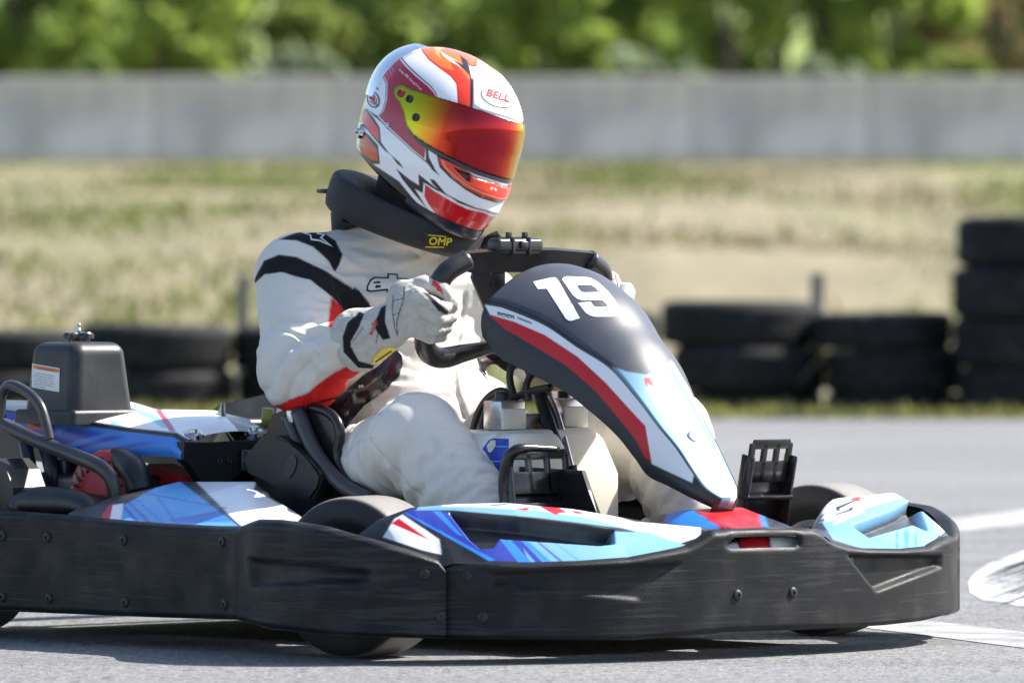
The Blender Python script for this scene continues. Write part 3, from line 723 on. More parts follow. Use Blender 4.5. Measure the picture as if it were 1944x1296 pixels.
# ---------------- front fairing (top of the nose cone), one sheet from wing to wing
FB = [(0.16, -0.61), (0.21, -0.592), (0.254, -0.545)] + [(a*0.985, b*0.985) for a, b in FP[2:12]]
CR_ = [(0.085, -0.600, 1016), (0.105, -0.572, 984), (0.135, -0.535, 963), (0.185, -0.48, 956), (0.225, -0.415, 954), (0.275, -0.315, 966), (0.322, -0.19, 991), (0.352, -0.075, 1004), (0.352, 0.075, 1004), (0.335, 0.165, 1003), (0.290, 0.238, 966), (0.258, 0.29, 945), (0.240, 0.37, 940), (0.232, 0.44, 935)]
nc = 560
B2 = catmull(FB, nc); Cc = catmull([(a, b) for a, b, _ in CR_], nc)
cz = np.array([zfix(a, b, y) for a, b, y in CR_]); tcr = np.r_[0, np.cumsum(np.linalg.norm(np.diff(np.array(CR_)[:, :2], axis=0), axis=1))]; tcr /= tcr[-1]
tC = np.r_[0, np.cumsum(np.linalg.norm(np.diff(Cc, axis=0), axis=1))]; tC /= tC[-1]
zC = np.interp(tC, tcr, cz)
pxB = proj(np.c_[B2, np.full(nc, 0.18)])[:, 0]
zB = np.array([zfix(B2[i, 0], B2[i, 1], ylist([(700, 1050)] + [q for q in ftop], pxB[i])) for i in range(nc)]) - 0.004
zB = np.minimum(zB, zC - 0.01); zB[-8:] = zB[-9]
NRW = 104; rows = np.linspace(0, 1, NRW); V = np.zeros((nc, NRW + 12, 3))
for j, a in enumerate(rows):
    V[:, j, :2] = B2*(1-a) + Cc*a; V[:, j, 2] = zB + (zC - zB)*(1-(1-a)**1.35)
inw = Cc - B2; inw /= np.linalg.norm(inw, axis=1)[:, None]
for j in range(12):
    a = (j+1)/12; V[:, NRW+j, :2] = Cc + inw*0.05*a**0.7; V[:, NRW+j, 2] = zC - 0.10*a**1.6
V = V.reshape(-1, 3); F = grid_faces(nc, NRW+12)
N = normals(V, F); F = F if N[:, 2].mean() > 0 else [tuple(reversed(f)) for f in F]
N = normals(V, F)
recR = [(857, 974), (1000, 986), (1162, 1007), (1164, 1029), (1137, 1032), (946, 1019), (934, 1036), (912, 1037), (893, 1021)]
recL = [(1622, 997), (1690, 972), (1729, 953), (1742, 956), (1758, 1003), (1733, 992), (1650, 1016)]
px = proj(V); V = emboss(V, N, [(recR, 0.026, 9), (recL, 0.024, 9)])
LBL, ROY, WHT, RED, BLU = '6a9cbc', '2b3c9e', 'e4e6ea', 'c01420', '2f7fd6'
lay = [
 (ROY, [(766, 975), (777, 966), (822, 969), (857, 973), (893, 1021), (912, 1042), (936, 1041), (944, 1018), (1000, 1024), (990, 1066), (931, 1064), (906, 1050)]),
 (BLU, [(822, 970), (836, 970), (880, 1018), (868, 1014)]),
 (BLU, [(768, 973), (776, 975), (940, 1062), (928, 1064)]),
 (LBL, [(985, 1020), (1162, 1030), (1163, 1008), (1215, 1010), (1300, 1034), (1246, 1055), (1117, 1068), (1004, 1068)]),
 (BLU, [(946, 1019), (966, 1020), (1010, 1068), (985, 1068)]), (BLU, [(985, 1020), (996, 1021), (1050, 1068), (1035, 1068)]),
 (ROY, [(975, 1020), (985, 1020), (1032, 1068), (1018, 1068)]), (ROY, [(1012, 1022), (1016, 1022), (1072, 1068), (1066, 1068)]), (BLU, [(1045, 1024), (1047, 1024), (1106, 1068), (1102, 1068)]),
 (LBL, [(790, 968), (796, 958), (860, 952), (1000, 950), (1100, 964), (1200, 992), (1240, 1004), (1240, 1017), (1181, 1002), (1021, 982), (860, 968)]),
 (WHT, [(838, 961), (850, 945), (973, 945), (1053, 950), (1117, 965), (1205, 990), (1330, 1000), (1330, 1018), (1292, 1030), (1205, 1006), (1117, 983), (1021, 968), (900, 961)]),
 (LBL, [(1201, 1006), (1233, 1010), (1300, 1034), (1250, 1036)]),
 (RED, [(975, 966), (1010, 961), (1000, 969)]), (RED, [(1018, 957), (1050, 958), (1079, 972), (1060, 974), (1057, 978), (1040, 970)]), (RED, [(1085, 968), (1100, 970), (1110, 976), (1090, 974)]),
 ('33353c', [(930, 957), (965, 955), (963, 958), (932, 960)]),
 (WHT, [(727, 1019), (749, 984), (764, 976), (834, 1023), (838, 1052), (800, 1043)]), (RED, [(743, 993), (757, 983), (818, 1026)]),
 # left wing
 (LBL, [(1560, 990), (1600, 960), (1717, 940), (1748, 932), (1790, 1000), (1772, 1033), (1715, 1043), (1638, 1041), (1582, 1024)]),
 (WHT, [(1554, 960), (1574, 937), (1717, 928), (1735, 936), (1650, 962), (1598, 985), (1568, 990)]),
 ('9fb4dc', [(1600, 972), (1700, 945), (1703, 948), (1604, 976)]), ('9fb4dc', [(1580, 992), (1640, 968), (1642, 972), (1584, 997)]),
 (WHT, [(1762, 940), (1785, 960), (1802, 1000), (1785, 1015), (1772, 990)]), (RED, [(1775, 948), (1785, 954), (1790, 966)]),
 (BLU, [(1700, 1010), (1706, 1010), (1706, 1040), (1700, 1040)]), (BLU, [(1716, 1006), (1726, 1006), (1726, 1040), (1716, 1040)]), (BLU, [(1736, 1010), (1741, 1010), (1741, 1036), (1736, 1036)]),
 (DARK, [(1586, 962), (1622, 948), (1624, 951), (1594, 965), (1600, 968), (1622, 960), (1618, 968), (1586, 978), (1586, 975), (1612, 966), (1604, 966), (1588, 970)]),
 (RED, [(1610, 947), (1628, 942), (1646, 944), (1632, 947), (1640, 952), (1620, 950)]),
]
col = paint_layers(px, lay, DARK)
dd = np.minimum(sdf_poly(px, recR), sdf_poly(px, recL)); k = sm(0.5 - (dd+1)/4)[:, None]
right = (px[:, 0] < 1300)[:, None]
col = np.where(right, col*(1-k) + np.array(srgb(DARK))*k, col*(1-k) + np.array(srgb('2a2c31'))*k)
back = (np.arange(len(V)) % (NRW+12)) > NRW+4
col[back] = srgb(DARK)
fair = obj('front_fairing', V, F, gloss, kart); set_paint(fair, col)

# centre piece of the fairing, behind the bumper slot
us = np.linspace(0, 1, 40); vs = np.linspace(-1, 1, 60); V = []
pu = [(0.16, 0.215), (0.27, 0.232), (0.375, 0.205), (0.418, 0.188), (0.430, 0.17), (0.432, 0.12)]
Pu = resample(pu, 40)
for i in range(40):
    for s in vs:
        e = max(0, abs(s) - 0.42)/0.58; wv = np.interp(Pu[i, 0], (0.16, 0.43), (0.125, 0.155))
        V.append((Pu[i, 0], s*wv, Pu[i, 1] - 0.055*e**1.2*(1 if i < 30 else 0.3)))
V = np.array(V); F = grid_faces(40, 60); N = normals(V, F); F = F if N[:, 2].mean() > 0 else [tuple(reversed(f)) for f in F]
px = proj(V)
col = paint_layers(px, [('2f7fd6', [(1276, 957), (1300, 958), (1366, 1000), (1347, 1012), (1258, 990)]), (RED, [(1296, 948), (1360, 935), (1432, 940), (1446, 1000), (1368, 1001), (1330, 975)]),
    ('2f7fd6', [(1436, 950), (1446, 955), (1458, 1000), (1448, 1000)]), (WHT, [(1460, 1005), (1530, 1005), (1530, 1050), (1466, 1050)]), (RED, [(1392, 1006), (1452, 1006), (1464, 1050), (1415, 1050)]), (WHT, [(1370, 1020), (1400, 1032), (1408, 1050), (1370, 1050)])], DARK)
o = obj('fairing_centre', V, F, gloss, kart); set_paint(o, col)

# ---------------- nose panel with the number
NPc = [(924, 576, .150), (957, 583, .142), (1034, 615, .118), (1096, 657, .097), (1158, 697, .079), (1212, 758, .063), (1250, 808, .054), (1285, 850, .047), (1316, 897, .042), (1338, 925, .036), (1368, 946, .018)]
NPl = [(919, 640, .158), (946, 676, .156), (1016, 714, .142), (1070, 742, .122), (1125, 785, .103), (1171, 827, .085), (1206, 871, .074), (1230, 903, .064), (1268, 922, .056), (1308, 943, .046), (1352, 964, .022)]
cr = np.array([K(x, y, v=-w_) for x, y, w_ in NPc]); lw = np.array([K(x, y, v=-w_) for x, y, w_ in NPl])
bul = [0.066, 0.064, 0.056, 0.044, 0.028, 0.012, 0.008, 0.006, 0.005, 0.004, 0.003]
nt_ = 260
both = catmull(np.c_[cr, lw, np.array(bul)[:, None]], nt_); crs, lws, bs = both[:, :3], both[:, 3:6], both[:, 6]
tg = np.gradient((crs + crs*np.array([1, 0, 1]))/2*np.array([1, 0, 1]), axis=0); tg /= np.linalg.norm(tg, axis=1)[:, None]
up = np.stack([-tg[:, 2], 0*tg[:, 0], tg[:, 0]], 1); up[up[:, 2] < 0] *= -1
# section: right inner lip, right side (24), top arch (90), left side (24), left lip
sec = []
NS = 64
for a in np.linspace(0, 1, NS): 
    p = lws*(1-a) + crs*a; sec.append(p + np.array([0, -1, 0])*(0.006*math.sin(math.pi*a)))
for a in np.linspace(-1, 1, 112)[1:-1]:
    p = crs*np.array([1, 0, 1]) + np.outer(crs[:, 1], [0, 1, 0])*(-a); aa = abs(a)
    p = p + up*(bs*(1-aa**2.2))[:, None]; 
    groove = 0.0035*math.exp(-((aa-0.965)/0.018)**2); p = p - up*groove
    sec.append(p)
for a in np.linspace(1, 0, NS):
    p = (lws*(1-a) + crs*a)*np.array([1, -1, 1]); sec.append(p + np.array([0, 1, 0])*(0.006*math.sin(math.pi*a)))
inn = [lws*np.array([1, 0.9, 1]) + up*0.012]
sec = inn + sec + [inn[0]*np.array([1, -1, 1])]
V = np.stack(sec, 1); ns = V.shape[1]
# rear lip: pull one extra ring down and inside
rl = V[0] - tg[0]*0.004 ; rl2 = V[0]*np.array([1, 0.95, 1]) - up[0]*0.012 + tg[0]*0.004
fl = V[-1] - up[-1]*0.018 + tg[-1]*0.004; fl2 = V[-1]*np.array([1, 0.6, 1]) - up[-1]*0.05
V = np.concatenate([rl2[None], rl[None], V, fl[None], fl2[None]]); nr = V.shape[0]
V = V.reshape(-1, 3); F = grid_faces(nr, ns); N = normals(V, F)
if N[:, 2].mean() < 0: F = [tuple(reversed(f)) for f in F]
px = proj(V)
sym = V[:, 1] > 0; j_ = np.tile(np.arange(ns), nr); side = (j_ <= NS) | (j_ >= ns-NS-1)
Vm = V.copy(); Vm[:, 1] = -np.abs(Vm[:, 1]); pm_ = proj(Vm)
pp = np.where((side & sym)[:, None], pm_, px)
top_c = 'rows'
topl = [('7aa6bd', [(1140, 690), (1160, 695), (1190, 705), (1227, 711), (1250, 705), (1266, 690), (1275, 684), (1330, 770), (1410, 920), (1388, 952), (1340, 930), (1290, 855), (1212, 760)]),
        ('3f6fc0', [(1257, 700), (1261, 696), (1392, 925), (1388, 930)]), ('3f6fc0', [(1263, 694), (1270, 688), (1400, 915), (1395, 922)]), ('6f9fd4', [(1250, 706), (1253, 704), (1375, 930), (1371, 932)]),
        ('f0f2f4', [(1385, 955), (1393, 930), (1405, 905), (1412, 930), (1395, 960)]), ('f0f2f4', [(1274, 690), (1279, 690), (1412, 915), (1406, 922)]),
        ('e8eef2', [(1225, 736), (1250, 734), (1264, 755), (1240, 752)]), (RED, [(1222, 717), (1234, 716), (1243, 733), (1236, 732), (1228, 726), (1230, 733), (1226, 733)])]
sidel = [(WHT, [(920, 578), (957, 584), (1034, 616), (1096, 657), (1158, 697), (1212, 758), (1250, 808), (1285, 850), (1318, 898), (1314, 916), (1237, 880), (1223, 808), (1188, 769), (1150, 727), (1096, 677), (1034, 636), (976, 611), (930, 597)]),
         (RED, [(926, 597), (976, 611), (1034, 636), (1096, 677), (1150, 727), (1188, 769), (1225, 808), (1237, 878), (1223, 866), (1208, 835), (1173, 792), (1131, 742), (1073, 692), (996, 646), (957, 623), (934, 603)]),
         ('4a4c55', [(944, 592), (975, 599), (975, 602), (944, 595)]), ('4a4c55', [(982, 601), (1010, 612), (1009, 615), (982, 604)])]
ct = paint_layers(px, topl, '3d414b'); cs = paint_layers(pp, sidel, '26282d')
col = np.where(side[:, None], cs, ct)
col[((j_ >= NS-1) & (j_ <= NS+2)) | ((j_ <= ns-NS) & (j_ >= ns-NS-3))] = srgb('15161a')
nose = obj('nose_panel', V, F, mat('nose_paint', attr='paint', rough=0.46, rvar=0.05, bump=0.03, bscale=400, dust=0.05), kart); set_paint(nose, col)
bv_nose = bvh_of(V, F)
wdec = mat('white_vinyl', (0.84, 0.84, 0.85), 0.4, var=0.02)
one = [(1012, 535), (1047.5, 527), (1054, 527), (1059, 531), (1101, 604), (1086, 609), (1080, 609), (1074, 605), (1038, 548.5), (1021, 549)]
nine = [[(1067, 531), (1070, 527), (1076, 525), (1112, 526.5), (1122, 528.5), (1134, 535), (1155, 554), (1184, 593), (1185.5, 598), (1181, 601), (1130, 601.5), (1120, 599), (1112, 594), (1097, 575), (1121, 573), (1127, 581), (1132, 583), (1150, 583), (1154, 580), (1143, 569.5), (1106, 570.5), (1097, 568), (1088, 561)],
        [(1095, 544), (1098, 541), (1122, 541.5), (1130, 546), (1137, 555), (1108, 555.5), (1103, 554)]]
obj('race_number', *project_decal([one], bv_nose), wdec, nose); obj('race_number', *project_decal(nine, bv_nose), wdec, nose)
bolt(1316, 829, bv_nose, nose, 0.011, alu)
dk = mat('dark_print', (0.03, 0.03, 0.035), 0.5)
obj('lettering', *project_decal(text_polys('SODI', 943, 598, 6.5, 14, sx=1.6), bv_nose, step=3), dk, nose)

# ---------------- floor tray, frame tubes and axle
V, F = box((-0.42, 0, 0.045), (0.62, 0.30, 0.004), bev=0.003); obj('floor_tray', V, F, blkm, kart)
fr = mat('frame_paint', (0.05, 0.05, 0.055), 0.35)
for s in (-1, 1):
    obj('frame_tube', *tube([(-1.18, 0.32*s, 0.07), (-0.7, 0.31*s, 0.055), (-0.2, 0.27*s, 0.055), (0.10, 0.17*s, 0.06), (0.30, 0.14*s, 0.07)], 0.016, n=40), fr, kart)
    obj('bumper_bar', *tube([(-0.85, 0.30*s, 0.06), (-0.80, 0.54*s, 0.09), (-0.55, 0.58*s, 0.10), (-0.25, 0.56*s, 0.10), (-0.2, 0.28*s, 0.06)], 0.011, n=40), fr, kart)
    obj('tie_rod', *tube([(-0.10, 0.05*s, 0.14), (-0.03, 0.42*s, 0.12)], 0.006), steel, kart)
obj('axle', *tube([(0, -0.44, 0.125), (0, 0.44, 0.125)], 0.013), fr, kart)
obj('axle', *tube([(-1.05, -0.55, 0.14), (-1.05, 0.55, 0.14)], 0.02), steel, kart)

# ---------------- wheels
tyre_m = mat('kart_tyre', attr='paint', rough=0.62, var=0.12, vscale=20, bump=0.2, bscale=300)
def wheel(u, v, R, wd, steer):
    wr = bpy.data.objects.new('wheel', None); C.objects.link(wr); wr.parent = kart; wr.location = (u, v, R); wr.rotation_euler = (0, 0, math.radians(steer)); wr.empty_display_size = .05
    h = wd/2; ri = 0.064
    pr = [(ri, -h*0.80), (ri+0.012, -h*0.92), (R*0.72, -h*1.03), (R*0.86, -h*1.01), (R*0.94, -h*0.95), (R*0.985, -h*0.86), (R, -h*0.66), (R*1.002, 0), (R, h*0.66), (R*0.985, h*0.86), (R*0.94, h*0.95), (R*0.86, h*1.01), (R*0.72, h*1.03), (ri+0.012, h*0.92), (ri, h*0.80)]
    pr2 = resample(catmull(pr, 90), 90); V, F = lathe(pr2.tolist(), (0, 0, 0), (0, 1, 0), 72)
    rad = np.hypot(V[:, 0], V[:, 2]); k = sm((rad/R-0.968)/0.016)[:, None]
    t = obj('tyre', V, F[:-2], tyre_m, wr, base=False)
    ring = sm(1-np.abs(rad/R-0.80)/0.01)[:, None]*0.5
    set_paint(t, (np.array([0.012, 0.012, 0.013])*(1-ring) + 0.03*ring)*(1-k) + np.array([0.19, 0.18, 0.165])*k)
    rp = [(0.018, -h*0.35), (0.045, -h*0.35), (0.056, -h*0.78), (0.068, -h*0.84), (0.068, h*0.84), (0.056, h*0.78), (0.045, h*0.4), (0.018, h*0.4)]
    obj('rim', *lathe(rp, (0, 0, 0), (0, 1, 0), 36), alu, wr, base=False, sharp=35)
wheel(0.0, -0.515, 0.128, 0.125, 17); wheel(0.0, 0.515, 0.128, 0.125, 19)
wheel(-1.05, -0.54, 0.14, 0.19, 0); wheel(-1.05, 0.54, 0.14, 0.19, 0)

# ---------------- right side pod (sticker covered top)
pod_m = gloss
rid = np.array([K(205, 962, v=-0.52), K(255, 936, v=-0.48), K(300, 924, v=-0.45), K(340, 914, v=-0.42), K(366, 914, v=-0.405), K(430, 914, v=-0.385), K(484, 914, v=-0.375), K(520, 946, v=-0.42), K(576, 982, v=-0.47), K(614, 1000, v=-0.51)])
rid = resample(rid, 170); out_u = np.linspace(-0.66, -0.16, 170)
zt = np.interp(out_u, Ps[:, 0][:200], zts[:200]) - 0.004
outl = np.stack([out_u, np.full(170, -0.600), zt], 1); V = []
for i in range(170):
    for a in np.linspace(0, 1, 50): V.append(outl[i]*(1-a) + rid[i]*a + np.array([0, 0, 0.010*math.sin(math.pi*a)]))
    for a in np.linspace(0, 1, 6)[1:]: V.append(rid[i] + np.array([0, 0.03*a, -0.14*a**1.5]))
V = np.array(V); F = grid_faces(170, 55); N = normals(V, F); F = F if N[:, 2].mean() > 0 else [tuple(reversed(f)) for f in F]
px = proj(V)
col = paint_layers(px, [('4f9fe0', [(232, 960), (300, 922), (340, 908), (460, 1000), (225, 992)]), (RED, [(190, 984), (205, 960), (214, 956), (208, 990)]), (WHT, [(208, 988), (214, 958), (234, 955), (229, 992)]),
    (WHT, [(366, 908), (490, 906), (481, 929), (615, 1004), (463, 1004)]), ('3b52c4', [(233, 962), (238, 960), (268, 992), (258, 992)]), ('3b52c4', [(243, 954), (246, 952), (288, 992), (280, 992)]), ('3b6fd0', [(256, 947), (258, 946), (312, 992), (307, 992)]),
    ('2f66b8', [(270, 936), (272, 934), (430, 963), (430, 965)]), ('2f66b8', [(300, 946), (302, 944), (336, 992), (333, 992)]), ('2c6fc8', [(320, 985), (420, 968), (440, 990), (330, 992)]),
    ('1a1b20', [(341, 910), (457, 999)], 4.0), ('2b2d33', [(486, 931), (497, 934), (578, 976), (572, 982)]), ('dcdcdc', [(492, 936), (498, 938), (570, 976), (568, 978)])], DARK)
pod = obj('side_pod', V, F, pod_m, kart); set_paint(pod, col)
obj('pod_rear_cover', *tube([K(30, 975, v=-0.57), K(48, 958, v=-0.56), K(100, 955, v=-0.55), K(160, 962, v=-0.55), K(182, 985, v=-0.56)], [0.022, 0.028, 0.028, 0.022, 0.012], n=24), blk2, kart)
V, F = prism([K(40, 968, v=-0.50), K(56, 934, v=-0.50), K(80, 928, v=-0.50), K(150, 941, v=-0.50), K(172, 956, v=-0.50), K(178, 972, v=-0.50)], np.array([0, -0.03, -0.01]), np.array([0, 0.05, 0])); obj('pod_rear_fin', V, F, blk2, kart, smooth=False)
Vl = V.copy()
# far side pod, plain black
V = []
for uu in np.linspace(-0.85, -0.2, 30):
    for a in np.linspace(0, 1, 12):
        V.append((uu, 0.60 - 0.22*a, 0.20 + (0.10*math.sin(min(1, (uu+0.86)/0.1)*1.57)*a**0.7 if uu < -0.3 else 0.06*a)))
obj('side_pod', np.array(V), grid_faces(30, 12), blk2, kart)

# ---------------- engine cover with the airbox
us = np.linspace(0, 1, 200)
Re = np.array([K(-60, 770, v=-0.372), K(12, 778, v=-0.372), K(133, 795, v=-0.372), K(250, 815, v=-0.372), K(330, 823, v=-0.372), K(352, 836, v=-0.366)])
Le = np.array([K(-30, 772, v=-0.14), K(60, 768, v=-0.14), K(158, 774, v=-0.14), K(250, 763, v=-0.14), K(290, 775, v=-0.14), K(330, 779, v=-0.14), K(408, 779, v=-0.14), K(470, 795, v=-0.14), K(530, 828, v=-0.14)])
Re = resample(Re, 200); Le = resample(Le, 200); V = []
low = np.interp(np.linspace(0, 1, 200), [0, 0.5, 0.8, 0.95, 1], [0.034, 0.052, 0.045, 0.035, 0.03])
lowy = [(-60, 790), (11, 805), (60, 825), (172, 863), (328, 866), (346, 872)]
for i in range(200):
    x = proj(Re[i:i+1])[0, 0]; zl = zfix(Re[i, 0], -0.372, ylist(lowy, x))
    for a in np.linspace(0, 1, 24)[:-1]: V.append(np.array([Re[i, 0], -0.374 - 0.006*math.sin(math.pi*a), zl]) *(1-a) + Re[i]*a)
    for a in np.linspace(0, 1, 70): V.append(Re[i]*(1-a) + Le[i]*a + np.array([0, 0, 0.012*math.sin(math.pi*a)]))
    for a in np.linspace(0, 1, 5)[1:]: V.append(Le[i] + np.array([0, 0.01, -0.1*a]))
m_ = 23 + 70 + 4
V = np.array(V); F = grid_faces(200, m_); N = normals(V, F); F = F if N[:, 2].mean() > 0 else [tuple(reversed(f)) for f in F]
px = proj(V); jj = np.tile(np.arange(m_), 200); sd = jj < 22
cs = paint_layers(px, [('2a3cc0', [(-80, 770), (60, 780), (120, 800), (160, 860), (60, 830), (-80, 800)]), ('3d86e0', [(100, 800), (330, 830), (352, 842), (350, 880), (172, 866), (120, 850)]), ('2a46c4', [(130, 812), (200, 822), (110, 846), (90, 836)]), ('2a46c4', [(210, 826), (236, 829), (140, 856), (128, 852)]),
    ('2d60c8', [(270, 838), (300, 840), (160, 866), (150, 862)]), ('dfe4ec', [(24, 800), (34, 792), (62, 796), (60, 800), (40, 800), (30, 806)]), ('c8401f', [(52, 806), (58, 797), (80, 800), (84, 812), (62, 818), (52, 814)])], DARK)
ctp = paint_layers(px, [('7db8e6', [(120, 792), (158, 770), (200, 762), (270, 755), (300, 778), (335, 822), (250, 815)]), ('eef0f2', [(158, 800), (190, 774), (260, 758), (285, 770), (330, 818), (240, 812), (215, 796), (205, 806)]), ('8cc0de', [(225, 768), (245, 767), (300, 790), (325, 812), (310, 812), (285, 796)]),
    ('c02030', [(294, 776), (306, 780), (326, 808), (333, 824), (322, 818)]), ('eef0f2', [(306, 778), (330, 774), (412, 774), (446, 808), (464, 836), (345, 836), (326, 806)]), ('3a3c44', [(412, 774), (560, 830), (464, 836), (446, 808)])], '202228')
col = np.where(sd[:, None], cs, ctp); col[(jj >= 21) & (jj <= 25)] = srgb('1a1b1f')
cover = obj('engine_cover', V, F, gloss, kart); set_paint(cover, col)
ff = [(350, 838), (403, 840), (470, 836), (532, 829), (560, 846), (585, 864), (606, 884), (619, 903), (610, 930), (595, 950), (580, 935), (560, 900), (530, 894), (460, 894), (436, 914), (382, 914), (362, 884), (349, 872)]
V, F = prism([K(x, y, u=-0.622) for x, y in ff], np.array([-0.02, 0, 0]), np.array([0, 0, 0])); face = obj('cover_front', V, F, blk2, kart, smooth=False)
bv_face = bvh_of(V, F)
V, F = box(K(487, 873, u=-0.618), (0.004, 0.033, 0.018), bev=0.003); bd = obj('badge', V, F, mat('badge_plastic', (0.05, 0.05, 0.055), 0.3), face)
V, F = box(K(487, 874, u=-0.613), (0.002, 0.016, 0.008), bev=0.0015); obj('badge_window', V, F, blkm, face)
bvb = bvh_of(*box(K(487, 873, u=-0.618), (0.004, 0.033, 0.018)))
silv = mat('silver_print', (0.5, 0.5, 0.52), 0.4, 0.3)
obj('lettering', *project_decal(text_polys('MOTO', 470, 862, 6.0, -3, sx=1.15), bvb, step=3), silv, face)
obj('lettering', *project_decal(text_polys('MOVER', 468, 890, 6.0, -3, sx=1.05), bvb, step=3), silv, face)
for x, y in ((417, 875), (436, 873)): obj('bolt_hole', *lathe([(0.005, -0.002), (0.005, 0.002), (0.0035, 0.002), (0.0035, -0.0015)], K(x, y, u=-0.621), (1, 0, 0), 14), dk, face)
for x, y in ((367, 826), (483, 822)):
    p = K(x, y, v=-0.34 if x < 400 else -0.2)
    obj('fastener', *lathe([(0.017, -0.006), (0.017, 0.002), (0.014, 0.005), (0.008, 0.006), (0.007, 0.011), (0.003, 0.012)], p, (0.1, -0.15, 1), 22), mat('chrome', (0.5, 0.5, 0.52), 0.15, 1.0), cover, sharp=35)

side_c = [(505, 826), (535, 826), (560, 842), (585, 862), (606, 882), (619, 903), (615, 925), (597, 950), (575, 948), (548, 930), (510, 905), (480, 900), (470, 870)]
bmx = bmesh.new(); V, F = prism([K(x, y, v=-0.318) for x, y in side_c], np.array([0, -0.012, 0]), np.array([0, 0.016, 0])); vs_ = [bmx.verts.new(p) for p in V]
for f in F: bmx.faces.new([vs_[i] for i in f])
bmesh.ops.bevel(bmx, geom=[e for e in bmx.edges], offset=0.004, segments=2, affect='EDGES'); bmx.verts.index_update()
sco = obj('cover_side', np.array([v.co[:] for v in bmx.verts]), [tuple(v.index for v in f.verts) for f in bmx.faces], blk2, kart, sharp=40); bmx.free()
V, F = prism([K(x, y, v=-0.331) for x, y in [(538, 905), (540, 882), (550, 866), (560, 864), (564, 874), (560, 892), (550, 908)]], np.array([0, -0.001, 0]), np.array([0, 0.004, 0])); obj('vent_hole', V, F, dk, sco, smooth=False)
# airbox: rounded tapered box on a flange
f0 = K(140, 790, v=-0.40)
def taper_box(z0, z1, c0, c1, r=0.022, nz=24):
    V = []; n = 64
    for k in range(nz+6):
        if k < nz: a = k/(nz-1); s = 1.0; z = z0 + (z1-z0-r)*a
        else: t = (k-nz+1)/6*math.pi/2; a = 1; s = None; z = z1 - r + r*math.sin(t); ins = r*(1-math.cos(t))
        cx, cy, hx, hy = [c0[q]*(1-a) + c1[q]*a for q in range(4)]
        if k >= nz: hx -= ins; hy -= ins
        rr = max(0.004, r - (ins if k >= nz else 0)*0.7); ring = []
        for q, (sx, sy, st) in enumerate(((1, 1, 0), (-1, 1, 90), (-1, -1, 180), (1, -1, 270))):
            for e in range(16):
                th = math.radians(st + e*6); ring.append((cx + sx*(hx-rr) + rr*math.cos(th), cy + sy*(hy-rr) + rr*math.sin(th), z))
        V += ring
    F = grid_faces(nz+6, n, wrap_m=True) + [tuple(range((nz+5)*n, (nz+6)*n))]
    return np.array(V), F
abm = mat('airbox_plastic', (0.015, 0.016, 0.019), 0.44, var=0.12, bump=0.2, bscale=420, rvar=0.08, dust=0.06)
cu_, cv_ = -0.948, -0.338
V, F = taper_box(zfix(-0.86, -0.40, 800), zfix(-0.87, -0.39, 650), (cu_, cv_, 0.074, 0.070), (cu_, cv_, 0.063, 0.059)); ab = obj('airbox', V, F, abm, kart); bva = bvh_of(V, F)
V2, F2 = taper_box(zfix(-0.86, -0.40, 806), zfix(-0.86, -0.40, 778), (cu_-.006, cv_, 0.083, 0.074), (cu_-.006, cv_, 0.082, 0.073), r=0.008, nz=4); obj('flange', V2, F2, abm, ab)
tp = np.array([cu_, cv_, zfix(-0.87, -0.39, 650)+0.001])
kn = []
for k in range(60):
    th = 2*math.pi*k/60; kn.append(0.019 + 0.0045*math.cos(5*th))
prf = [(0.72, 0.0), (0.72, 0.004), (1.0, 0.005), (1.0, 0.012), (0.85, 0.015), (0.3, 0.016)]
V = np.array([(tp[0] + kn[k]*s*1.18*math.cos(2*math.pi*k/60), tp[1] + kn[k]*s*1.18*math.sin(2*math.pi*k/60), tp[2] + h) for s, h in prf for k in range(60)])
obj('knob', V, grid_faces(6, 60, wrap_m=True) + [tuple(range(300, 360))], mat('knob_black', (0.02, 0.02, 0.022), 0.22), ab, sharp=35)
obj('stud', *lathe([(0.004, 0.0), (0.004, 0.006), (0.0025, 0.007), (0.0025, 0.011), (0.0035, 0.012), (0.0035, 0.015), (0.001, 0.016)], tp + (0, 0, 0.015), (0, 0, 1), 12), alu, ab)
lab = [(62, 690), (114, 699), (113, 744), (61, 735)]
lo = obj('warning_label', *project_decal([lab], bva, off=0.0008), mat('label_white', (0.78, 0.77, 0.74), 0.45, var=0.04), ab)
obj('warning_band', *project_decal([[(64, 692), (113, 700.5), (113, 707.5), (64, 699)]], bva, off=0.0013), mat('label_orange', (0.78, 0.20, 0.03), 0.45), ab)
pr_m = mat('label_print', (0.10, 0.10, 0.11), 0.5)
obj('lettering', *project_decal(text_polys('WARNING', 72, 700.5, 4.2, 9.5, sx=1.15), bva, off=0.0018, step=3), pr_m, ab)
lines = ['Carefully read the manual', 'before using the machine.', 'To avoid fire risk do not', 'refuel with engine running', 'Keep away from flames', 'Do not smoke']
for i, t in enumerate(lines): obj('lettering', *project_decal(text_polys(t, 65, 708.3 + i*5.0, 2.7, 9.5, sx=0.94), bva, off=0.0016, step=3), pr_m, ab)

